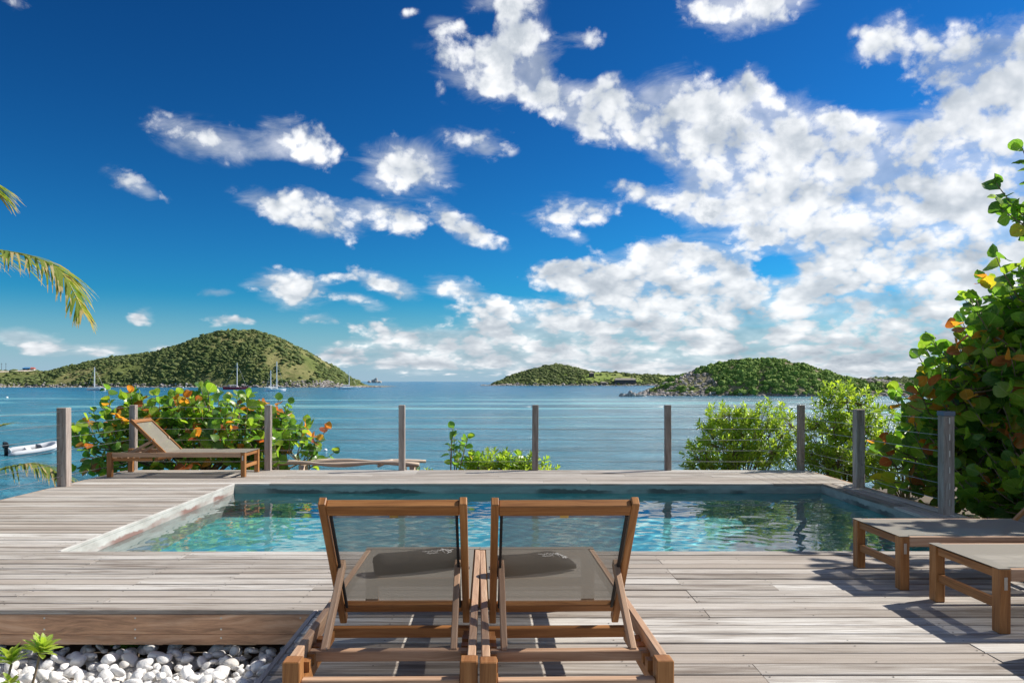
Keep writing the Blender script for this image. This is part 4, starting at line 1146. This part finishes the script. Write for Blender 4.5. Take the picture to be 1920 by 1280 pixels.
# small-leaved shrubs
def shrub(name, label, cat, base, ell, nros, size, mats=('leaf_shrub', 'leaf_shrub', 'leaf_shrub_bright'), per=(9, 14), up=.8, spikes=(), stems=9):
    root = empty(name, base); tag(root, label, cat); LV, br = Leaves(), MB(); B = Vector(base)
    hubs = []
    for e in ell:
        for _ in range(stems):
            h = Vector(e[0]) + Vector([rng.uniform(-.6, .6) * e[1][k] for k in range(3)]); hubs.append(h); limb(br, (rng.gauss(0, .05), rng.gauss(0, .05), -.1), h - B, .016, .006, .08)
    def rosette(p, d):
        d = d.normalized(); s1 = d.cross(Vector((.3, .2, 1)) + rv(.2)).normalized(); s2 = d.cross(s1)
        n = rng.randint(*per); mt = rng.choice(mats)
        for k in range(n):
            a = k * 2.4; t = k / n; o = s1 * math.cos(a) + s2 * math.sin(a)
            ld = (o * (1.0 - .55 * t) + d * (.35 + .8 * t)).normalized()
            LV.add(p + d * size * (t - .5) * 1.2, ld, d + o * -.2 + rv(.25), size * rng.uniform(.75, 1.15) * (1.05 - .3 * t), mt if rng.random() < .8 else rng.choice(mats), 'lance')
    for _ in range(nros):
        p, d = inside(ell, .3, 1.75); h = min(hubs, key=lambda q: (q - p).length)
        limb(br, h - B, p - B, .006, .003, .04, 2); rosette(p, d * .6 + Vector((0, 0, up)) + rv(.3))
    for (p, d, n) in spikes:
        p = Vector(p); d = Vector(d).normalized(); limb(br, min(hubs, key=lambda q: (q - p).length) - B, p - B, .008, .005, .02, 3)
        br.tube([tuple(p - B), tuple(p + d * n * size * .75 - B)], [.005, .002], 5)
        for k in range(n): rosette(p + d * k * size * .75 + rv(.015), d + rv(.15))
    br.build('branches', 'twig', root, True); LV.emit(root, base, 0)
    return root
shrub('green_shrub', 'yellow green shrub beyond the far railing, left of its right end post', 'shrub', (4.1, 13.3, -.6),
      [((4.15, 13.3, .32), (.62, .45, .50), 2.6), ((3.75, 13.3, .22), (.45, .4, .34), 1.4), ((4.62, 13.3, .38), (.42, .4, .45), 1.6), ((3.9, 13.3, .72), (.38, .3, .22), 1.0), ((3.38, 13.2, .0), (.22, .2, .12), .35)], 470, .095,
      spikes=[((4.52, 13.2, .75), (.02, 0, 1), 5), ((3.75, 13.2, .8), (-.2, 0, 1), 3), ((3.5, 13.2, .55), (-.8, 0, .5), 3), ((4.86, 13.2, .7), (.1, 0, 1), 3), ((3.3, 13.2, .05), (-.5, 0, .5), 2), ((4.1, 13.2, .75), (.1, 0, 1), 3), ((3.95, 13.1, .85), (-.1, 0, 1), 2), ((3.6, 13.1, .3), (-.8, 0, .3), 3), ((4.3, 13.1, .7), (.2, 0, 1), 3), ((3.45, 13.1, .2), (-.9, 0, .3), 2), ((4.7, 13.1, .8), (-.1, 0, 1), 3)])
shrub('green_shrub', 'tall bright green shrub in the far right corner behind the railing', 'shrub', (5.55, 12.75, -.6),
      [((5.45, 12.7, .35), (.52, .45, .6), 2.4), ((5.6, 12.7, .85), (.40, .4, .38), 1.6), ((5.3, 12.6, .05), (.45, .35, .3), 1.2), ((5.9, 12.8, .3), (.35, .4, .5), 1.0)], 430, .10,
      spikes=[((5.2, 12.6, 1.0), (-.05, 0, 1), 5), ((5.45, 12.7, 1.1), (.1, 0, 1), 3), ((5.85, 12.7, .95), (.35, 0, .9), 3), ((5.7, 12.7, 1.0), (.2, 0, 1), 3), ((5.3, 12.6, 1.05), (.0, 0, 1), 4), ((5.0, 12.6, .6), (-.4, 0, .8), 3), ((6.1, 12.7, .6), (.5, 0, .8), 3), ((5.95, 12.6, .8), (.3, 0, 1), 3)])
shrub('green_shrub', 'thin pale shrub behind the right railing, between corner post and tree', 'shrub', (6.5, 12.6, -.6),
      [((6.35, 12.6, .2), (.4, .4, .5), 1.6), ((6.75, 12.6, .35), (.35, .4, .45), 1)], 220, .10, spikes=[((6.45, 12.5, .6), (.1, 0, 1), 3), ((6.8, 12.5, .55), (.2, 0, 1), 3)])
shrub('green_shrub', 'low leafy shrub peeping over the far deck edge beside the sapling', 'shrub', (.1, 13.2, -.55),
      [((.12, 13.2, -.08), (.62, .25, .20), 1)], 170, .12, mats=('leaf_shrub', 'leaf_shrub_bright', 'leaf_lime'))
shrub('green_shrub', 'tiny low plant peeping over the far deck edge beside the driftwood bench', 'shrub', (-1.25, 13.3, -.55), [((-1.2, 13.3, -.18), (.2, .2, .08), 1)], 16, .09)
# plant by the pebbles at the lower left
def corner_plant():
    base = (-2.54, 4.02, -.36); root = empty('succulent_plant', base); tag(root, 'bright green rosette plant growing by the white pebbles', 'plant')
    B = Vector(base); LV, br = Leaves(), MB()
    heads = [((-2.40, 4.13, -.045), (.30, .1, .9), 28, .105), ((-2.53, 4.10, -.085), (-.1, .1, .95), 26, .095), ((-2.66, 4.05, -.10), (-.3, 0, .9), 22, .095), ((-2.49, 4.02, -.165), (.2, -.2, .9), 10, .055), ((-2.54, 3.95, -.27), (.1, -.3, .8), 12, .07), ((-2.66, 4.0, -.22), (-.2, -.2, .8), 14, .075), ((-2.45, 4.0, -.21), (.5, -.2, .7), 8, .06)]
    for (p, d, n, s) in heads:
        p = Vector(p); d = Vector(d).normalized(); limb(br, (rng.gauss(0, .01), rng.gauss(0, .01), -.02), p - B, .008, .006, .10)
        s1 = d.cross(Vector((.3, 1, .2))).normalized(); s2 = d.cross(s1)
        for k in range(n):
            a = k * 2.4; t = k / n; o = s1 * math.cos(a) + s2 * math.sin(a)
            LV.add(p + d * .025 * t, (o * (1 - .6 * t) + d * (.25 + .75 * t)), d - o * .3 + rv(.1), s * rng.uniform(.8, 1.1), rng.choice(('leaf_succulent', 'leaf_succulent', 'leaf_lime')), 'lance')
    br.build('stems', 'twig', root, True); LV.emit(root, base, 200, near_key)
corner_plant()
# a fern tuft in the dark under the deck edge
shrub('fern_tuft', 'small dark fern under the deck step behind the pebbles', 'fern', (-2.33, 4.98, -.36), [((-2.33, 4.98, -.27), (.10, .05, .05), 1)], 14, .05, mats=('leaf_green', 'leaf_deep'), stems=3)

# ------------------------------------------------------------------ coconut palms
def frond(root, pts, width, llen, droop, dry=.25, base=(0, 0, 0)):
    """one frond as a part: rachis, with its leaflets as a sub-part"""
    P = [Vector(p) for p in pts]; n = 34; B = Vector(base)
    def cr(t):
        t = t * (len(P) - 1); i = min(int(t), len(P) - 2); f = t - i
        p0, p1, p2, p3 = P[max(i - 1, 0)], P[i], P[i + 1], P[min(i + 2, len(P) - 1)]
        return .5 * ((2 * p1) + (p2 - p0) * f + (2 * p0 - 5 * p1 + 4 * p2 - p3) * f * f + (3 * p1 - p0 - 3 * p2 + p3) * f ** 3)
    m = MB(); m.tube([tuple(cr(i / n) - B) for i in range(n + 1)], [.020 * (1 - .85 * i / n) + .003 for i in range(n + 1)], 6)
    fr = m.build('frond', 'leaf_palm', root, True)
    V, F, UV, MI = [], [], [], []
    N = 84
    for k in range(N):
        t = .10 + .90 * k / (N - 1); p = cr(t); tg = (cr(min(t + .02, 1)) - cr(max(t - .02, 0))).normalized()
        sd = tg.cross(Vector((0, 0, 1))); sd = sd.normalized() if sd.length > .05 else Vector((0, 1, 0))
        L = llen * (.55 + .75 * math.sin(math.pi * min(1, .12 + t * .80)))
        for s in (-1, 1):
            d = (sd * s * rng.uniform(.75, 1.0) + tg * rng.uniform(.55, .85) + Vector((0, 0, rng.uniform(.0, .35))) + rv(.08)).normalized()
            q = p.copy(); w = width * rng.uniform(.8, 1.2); b0 = len(V); ll = L * rng.uniform(.8, 1.1); dr = droop * rng.uniform(.7, 1.3); ns = 5
            for i in range(ns + 1):
                f = i / ns; wd = w * (1 - f) ** .7 * (.5 if i == 0 else 1) + .001
                cross = d.cross(Vector((0, 0, 1)) + rv(.05)); cross = cross.normalized() if cross.length > .05 else sd
                for e in (-1, 1): V.append(tuple(q + cross * e * wd - B)); UV.append((f, e))
                d = (d + Vector((0, 0, -dr))).normalized(); q = q + d * ll / ns
            mi = 1 if rng.random() < dry else 0
            for i in range(ns): F.append((b0 + 2 * i, b0 + 2 * i + 1, b0 + 2 * i + 3, b0 + 2 * i + 2)); MI.append(1 if (mi or i >= ns - 1) else 0)
    F = np.array(F); UV = np.array(UV)[F].reshape(-1, 2)
    o = link('leaflets', arrays_mesh('leaflets', np.array(V), F, ['leaf_palm', 'leaf_palm_dry'], True, np.array(MI), UV), fr); tag(o, kind='stuff')
def palm(label, base, top, fronds, r0):
    root = empty('coconut_palm', base); tag(root, label, 'palm'); B = Vector(base); T = Vector(top) - B
    m = MB(); n = 16
    m.tube([tuple(T * (i / n) + Vector((.12 * math.sin(i / n * 2.2), 0, 0)) * (T.length / 3)) for i in range(n + 1)], [r0 * (1.35 - .5 * i / n) * (1 + .04 * (i % 2)) for i in range(n + 1)], 12)
    m.build('trunk', 'bark', root, True)
    for f in fronds: frond(root, *f, base=base)
def arc(c, az, L, rise, drop, n=5):
    """frond points from the crown c: goes out at azimuth az, lifts, then droops"""
    return [(c[0] + math.cos(az) * L * t, c[1] + math.sin(az) * L * t, c[2] + rise * math.sin(math.pi * min(1, t * .8)) - drop * t ** 2.4) for t in [i / n for i in range(n + 1)]]
c1 = (-6.95, 8.0, 2.42)
palm('tall coconut palm outside the left frame edge with fronds reaching in', (-7.0, 8.0, -1.0), c1,
     [([c1, (-6.3, 8.0, 2.66), (-5.6, 8.0, 2.74), (-5.05, 8.0, 2.70), (-4.66, 8.0, 2.62), (-4.40, 8.0, 2.44), (-4.22, 8.0, 2.10)], .016, .44, .19, .3),
      ([c1, (-6.6, 8.0, 2.95), (-6.1, 7.95, 3.32), (-5.55, 7.9, 3.45), (-5.2, 7.9, 3.42), (-5.06, 7.9, 3.3)], .016, .42, .15, .3)]
     + [(arc(c1, R(a), 2.3, .9 * k, .9, 5), .016, .6, .11, .2) for a, k in ((95, 1.1), (130, .8), (165, 1.3), (200, .7), (235, 1.2), (270, .8), (300, 1.0))], .11)
c2 = (-9.0, 12.3, -.75)
palm('young coconut palm below the left deck edge', (-9.0, 12.3, -4.2), c2,
     [([c2, (-8.3, 12.15, -.32), (-7.75, 12.05, -.02), (-7.25, 12.0, .12), (-6.90, 12.0, .10), (-6.62, 12.0, -.06)], .018, .46, .17, .15),
      ([c2, (-8.75, 12.2, -.1), (-8.3, 12.1, .36), (-7.85, 12.0, .62), (-7.42, 11.95, .74)], .018, .22, .06, .1)]
     + [(arc(c2, R(a), 1.7, .9 * k, .7, 5), .015, .45, .1, .15) for a, k in ((110, 1.0), (150, .8), (190, 1.2), (235, .8), (275, .7))], .08)

# ------------------------------------------------------------------ boats
def hull_mesh(L, beam, free, draft=.3, sheer=.35, mats='boat_white', stern=.75):
    m = MB(); n, k = 12, 7
    for i in range(n + 1):
        t = i / n; w = beam / 2 * (stern + (1 - stern) * math.sin(math.pi * min(1, t * 1.25) / 1.0 * .5)) * (1 - max(0, (t - .45) / .55) ** 2.2) + .01
        z1 = free + sheer * (t - .35) ** 2 * 2
        for j in range(k):
            a = j / (k - 1) * 2 - 1
            y = w * math.copysign(abs(a) ** .55, a); z = -draft + (z1 + draft) * abs(a) ** 1.6
            m.v.append((-L / 2 + L * t + (.06 * L * (abs(a) ** 1.5) if i == n else 0), y, z))
    for i in range(n):
        for j in range(k - 1):
            q = [i * k + j, (i + 1) * k + j, (i + 1) * k + j + 1, i * k + j + 1]; m.face(q, [(0, 0)] * 4)
        m.face([i * k, i * k + k - 1, (i + 1) * k + k - 1, (i + 1) * k], [(0, 0)] * 4)
    m.face(list(range(k)), [(0, 0)] * k)
    return m
def sailboat(name, label, px, py, yaw, L, mast, hullmat, masts=(.08,), cat=False, group='boats moored in the bay'):
    d = FPX * (CAMH - SEA) / (py - HZ); x = (px - VPX) / FPX * d; L *= 1.12
    e = empty(name, (x, d, SEA), yaw); tag(e, label, 'boat', group)
    if cat:
        for s in (-1, 1):
            m = hull_mesh(L, L * .16, L * .10); m.v = [(a, b_ + s * L * .22, c) for a, b_, c in m.v]; m.build('hull', hullmat, e)
        m = MB(); m.box(-L * .38, L * .22, -L * .24, L * .24, L * .09, L * .13); m.build('bridge_deck', 'boat_white', e)
        m = MB(); m.hexa([(-L * .30, -L * .19, L * .13), (L * .12, -L * .19, L * .13), (L * .12, L * .19, L * .13), (-L * .30, L * .19, L * .13), (-L * .28, -L * .16, L * .23), (L * .02, -L * .16, L * .23), (L * .02, L * .16, L * .23), (-L * .28, L * .16, L * .23)], Vector((1, 0, 0))); c = m.build('cabin', 'boat_white', e)
        m = MB(); m.box(-L * .29, L * .085, -L * .182, L * .182, L * .155, L * .20); m.build('window', 'boat_glass', c)
        dk = L * .13
    else:
        hull_mesh(L, L * .29, L * .105).build('hull', hullmat, e)
        m = MB(); m.hexa([(-L * .22, -L * .085, L * .08), (L * .18, -L * .07, L * .08), (L * .18, L * .07, L * .08), (-L * .22, L * .085, L * .08), (-L * .2, -L * .07, L * .135), (L * .12, -L * .055, L * .13), (L * .12, L * .055, L * .13), (-L * .2, L * .07, L * .135)], Vector((1, 0, 0))); c = m.build('cabin', 'boat_white', e)
        m = MB(); m.box(-L * .17, L * .08, -L * .081, L * .081, L * .098, L * .118); m.build('window', 'boat_glass', c)
        m = MB(); m.box(-L * .34, -L * .20, -L * .09, L * .09, L * .165, L * .175); m.build('bimini', 'boat_white', e)
        m = MB()
        for (a, b_) in ((-.33, -.085), (-.33, .085), (-.21, -.085), (-.21, .085)): m.tube([(L * a, L * b_, L * .07), (L * a, L * b_, L * .168)], .03, 4)
        m.build('bimini_frame', 'mast', e)
        dk = L * .09
    for i, f in enumerate(masts):
        H = mast * (1 if i == 0 else .70)
        m = MB(); m.tube([(L * f, 0, dk), (L * f, 0, H)], [.32, .25], 6); mm = m.build('mast', 'mast', e)
        m = MB(); m.tube([(L * f, 0, H * .55), (L * f + .01, .0, H * .55 + .01)], .01, 3) if False else m.tube([(L * f, -L * .05, H * .58), (L * f, L * .05, H * .58)], .05, 4); m.build('spreader', 'mast', mm)
        m = MB(); m.tube([(L * f, 0, dk + L * .09), (L * f - L * .33, 0, dk + L * .085)], .10, 6); bo = m.build('boom', 'mast', e)
        m = MB(); m.tube([(L * f - .2, 0, dk + L * .10), (L * f - L * .32, 0, dk + L * .095)], [.22, .13], 6); m.build('sail_cover', 'boat_white', bo)
        m = MB()
        m.tube([(L * f, 0, H * .97), (L * (.48 if i == 0 else f + .05), 0, L * .11)], .035, 4); m.tube([(L * f, 0, H * .97), (-L * .48, 0, L * .09)], .03, 4)
        for s in (-1, 1): m.tube([(L * f, 0, H * .95), (L * f, s * L * .05, H * .58), (L * f - .1, s * L * .12, L * .085)], .025, 4)
        m.build('rigging', 'mast', mm)
    return e
sailboat('sailboat', 'white sailboat with one mast moored at the far left', 180, 732, R(172), 11.5, 15.5, 'boat_white')
sailboat('sailboat', 'red hulled sailboat moored below the middle of the hill', 441, 730, R(8), 15.5, 20, 'boat_red')
sailboat('sailboat', 'white sailboat with two masts moored right of the red one', 516, 733, R(35), 11.5, 18.5, 'boat_white', (.08, -.22))
sailboat('catamaran', 'white catamaran moored near the tip of the hill', 653, 729, R(20), 13, 15, 'boat_white', (.05,), True)
def launch(label, px, py, L, yaw):
    d = FPX * (CAMH - SEA) / (py - HZ); e = empty('motorboat', ((px - VPX) / FPX * d, d, SEA), yaw); tag(e, label, 'boat', 'boats moored in the bay')
    hull_mesh(L, L * .33, L * .13).build('hull', 'boat_white', e)
    m = MB(); m.hexa([(-L * .1, -L * .11, L * .12), (L * .2, -L * .09, L * .12), (L * .2, L * .09, L * .12), (-L * .1, L * .11, L * .12), (-L * .1, -L * .09, L * .25), (L * .08, -L * .08, L * .25), (L * .08, L * .08, L * .25), (-L * .1, L * .09, L * .25)], Vector((1, 0, 0))); c = m.build('cabin', 'boat_white', e)
    m = MB(); m.box(-L * .05, L * .125, -L * .098, L * .098, L * .18, L * .23); m.build('window', 'boat_glass', c)
launch('small white motorboat beside the far left sailboat', 196, 731, 7.5, R(15))
launch('small white motorboat half hidden behind the left bush', 341, 729.5, 8, R(5))

def dinghy():
    d = FPX * (CAMH - SEA) / (851 - HZ); e = empty('inflatable_dinghy', ((60 - VPX) / FPX * d, d, SEA), R(40)); e.rotation_euler = (R(9), R(-5), R(40)); e.scale = (1.15, 1.15, 1.25); tag(e, 'white inflatable dinghy with black outboard motor on the water', 'dinghy')
    m = MB(); pts, rad = [], []
    for i in range(25):
        t = i / 24 * 2 - 1; a = abs(t)
        if a > .55: x = 1.0 - (a - .55) / .45 * 2.55; y = .66
        else: th = t / .55 * math.pi / 2; x = 1.0 + .62 * math.cos(th); y = .66 * abs(math.sin(th))
        pts.append((x, math.copysign(y, t), .26 + .16 * max(0, (x - .2) / 1.4) ** 2)); rad.append(.225 if a < .93 else .225 - (a - .93) / .07 * .13)
    m.tube(pts, rad, 12); tb_ = m.build('tube', 'hypalon', e, True)
    m = MB(); pts2 = [(p[0] * 1.0 + (.215 if p[0] > 1.0 else 0) * (p[0] - 1) / .62, p[1] * (1 + .225 / .66 * (1 if abs(p[1]) > .3 else abs(p[1]) / .3)), p[2] + .02) for p in pts]; m.tube(pts2, .028, 6); m.build('rub_strake', 'grey_rubber', tb_, True)
    m = MB(); m.box(-1.45, 1.15, -.5, .5, .10, .17); m.build('floor', 'grey_rubber', e)
    m = MB(); m.box(-1.36, -1.30, -.52, .52, .08, .52); m.build('transom', 'boat_white', e)
    m = MB(); m.box(-.35, -.05, -.50, .50, .36, .41); m.build('seat', 'boat_white', e)
    m = MB(); m.hexa([(.25, -.25, .17), (.75, -.25, .17), (.75, .25, .17), (.25, .25, .17), (.3, -.2, .62), (.6, -.2, .55), (.6, .2, .55), (.3, .2, .62)], Vector((1, 0, 0))); m.build('console', 'boat_dark', e, bevel=.03)
    mo = empty('outboard_motor'); mo.parent = e
    m = MB(); m.hexa([(-1.80, -.18, .66), (-1.36, -.17, .66), (-1.36, .17, .66), (-1.80, .18, .66), (-1.72, -.14, 1.06), (-1.42, -.12, 1.0), (-1.42, .12, 1.0), (-1.72, .14, 1.06)], Vector((1, 0, 0))); m.build('cowling', 'motor_black', mo, bevel=.05)
    m = MB(); m.hexa([(-1.74, -.07, -.35), (-1.52, -.07, -.35), (-1.52, .07, -.35), (-1.74, .07, -.35), (-1.68, -.09, .66), (-1.44, -.09, .66), (-1.44, .09, .66), (-1.68, .09, .66)], Vector((0, 0, 1))); m.build('motor_leg', 'motor_black', mo, bevel=.02)
    m = MB(); m.tube([(-1.4, 0, .8), (-.95, .12, .78)], .03, 6); m.build('tiller', 'motor_black', mo)
    m = MB(); m.tube([(1.62, 0, .5), (1.9, -.05, .2), (2.02, -.1, -.02)], .012, 5); m.build('painter_rope', 'boat_white', e)
dinghy()
V3, F3 = ico(3)
def buoy(label, px, py, r):
    d = FPX * (CAMH - SEA) / (py - HZ); o = link('mooring_buoy', arrays_mesh('mooring_buoy', V3 * r * np.array([1, 1, .9]), F3, 'boat_white'), None, ((px - VPX) / FPX * d, d, SEA + r * .35)); tag(o, label, 'buoy', 'mooring buoys')
    m = MB(); m.tube([(0, 0, r * .8), (0, 0, r * 1.2)], r * .15, 6); m.build('ring', 'boat_dark', o)
buoy('white mooring buoy just ahead of the inflatable dinghy', 98, 845, .17)
buoy('white mooring buoy right of the broad bush', 610, 845, .17)
buoy('tiny white mooring buoy far out at the left edge', 13, 746, .45)

# ------------------------------------------------------------------ far buildings
def house(name, label, x, y, z, w, dp, h, rh, wallm, roofm, openings, yaw=0.0, hip=.25, posts=0):
    e = empty(name, (x, y, z), yaw); tag(e, label, 'house')
    m = MB(); m.box(-w / 2, w / 2, -dp / 2, dp / 2, -2, h); wl = m.build('wall', wallm, e)
    m = MB(); o = .6; hx_ = w / 2 * (1 - hip)
    v = [(-w / 2 - o, -dp / 2 - o, h), (w / 2 + o, -dp / 2 - o, h), (w / 2 + o, dp / 2 + o, h), (-w / 2 - o, dp / 2 + o, h), (-hx_, 0, h + rh), (hx_, 0, h + rh)]
    m.v += v
    for f in ((0, 1, 5, 4), (1, 2, 5), (2, 3, 4, 5), (3, 0, 4), (3, 2, 1, 0)): m.face(list(f), [(v[i][0], v[i][1]) for i in f])
    m.build('roof', roofm, e)
    for k in range(openings):
        cx = -w / 2 + w * (k + .5) / openings; m = MB(); m.box(cx - w / openings * .28, cx + w / openings * .28, -dp / 2 - .12, -dp / 2 + .02, h * .25, h * .8); m.build('window', 'boat_glass', wl)
    return e
def on_hill(isl, x, y): return SEA + float(sample(isl, np.array([x]), np.array([y]))[0])
def hx(px, y): return (px - VPX) / FPX * y
house('long_building', 'long low building with pale roofs on the far shore in the middle', hx(1172, 1122), 1122, on_hill(hillM, hx(1172, 1122), 1122) + 1.2, 30, 8, 3.4, 2.6, 'wall_dark', 'roof_thatch', 8, .0, .12)
house('beach_hut', 'small hut with a pale roof on the slope of the far headland', hx(1109, 1150), 1150, on_hill(hillM, hx(1109, 1150), 1150) + 1.5, 6.5, 6, 3, 2.4, 'wall_dark', 'roof_thatch', 2, .1, .8)
house('pavilion', 'pale roofed shelter left of the long building on the far shore', hx(1131, 1116), 1116, on_hill(hillM, hx(1131, 1116), 1116) + .8, 8, 5, 2.0, 1.3, 'wall_dark', 'roof_thatch', 2, 0, .4)
house('blue_house', 'tiny blue house on the ridge at the far left', hx(51, 925), 925, on_hill(hillL, hx(51, 925), 925) - .3, 8, 6, 3.0, 1.4, 'wall_blue', 'wall_blue', 2, .2)
house('white_house', 'tiny white house with a red roof on the ridge at the far left', hx(61, 926), 926, on_hill(hillL, hx(61, 926), 926) - .3, 5, 6, 2.6, 1.8, 'wall_white', 'roof_red', 1, .2)
def pole(label, px, y, h):
    x = hx(px, y); e = empty('utility_pole', (x, y, on_hill(hillL, x, y))); tag(e, label, 'utility pole')
    m = MB(); m.tube([(0, 0, -1), (0, 0, h)], [.25, .18], 6); m.build('pole', 'wall_dark', e)
    m = MB(); m.box(-1, 1, -.12, .12, h - .9, h - .65); m.build('cross_arm', 'wall_dark', e)
pole('utility pole on the left ridge, nearest the frame edge', 3, 930, 9)
pole('utility pole on the left ridge, right of the other', 11, 930, 9)
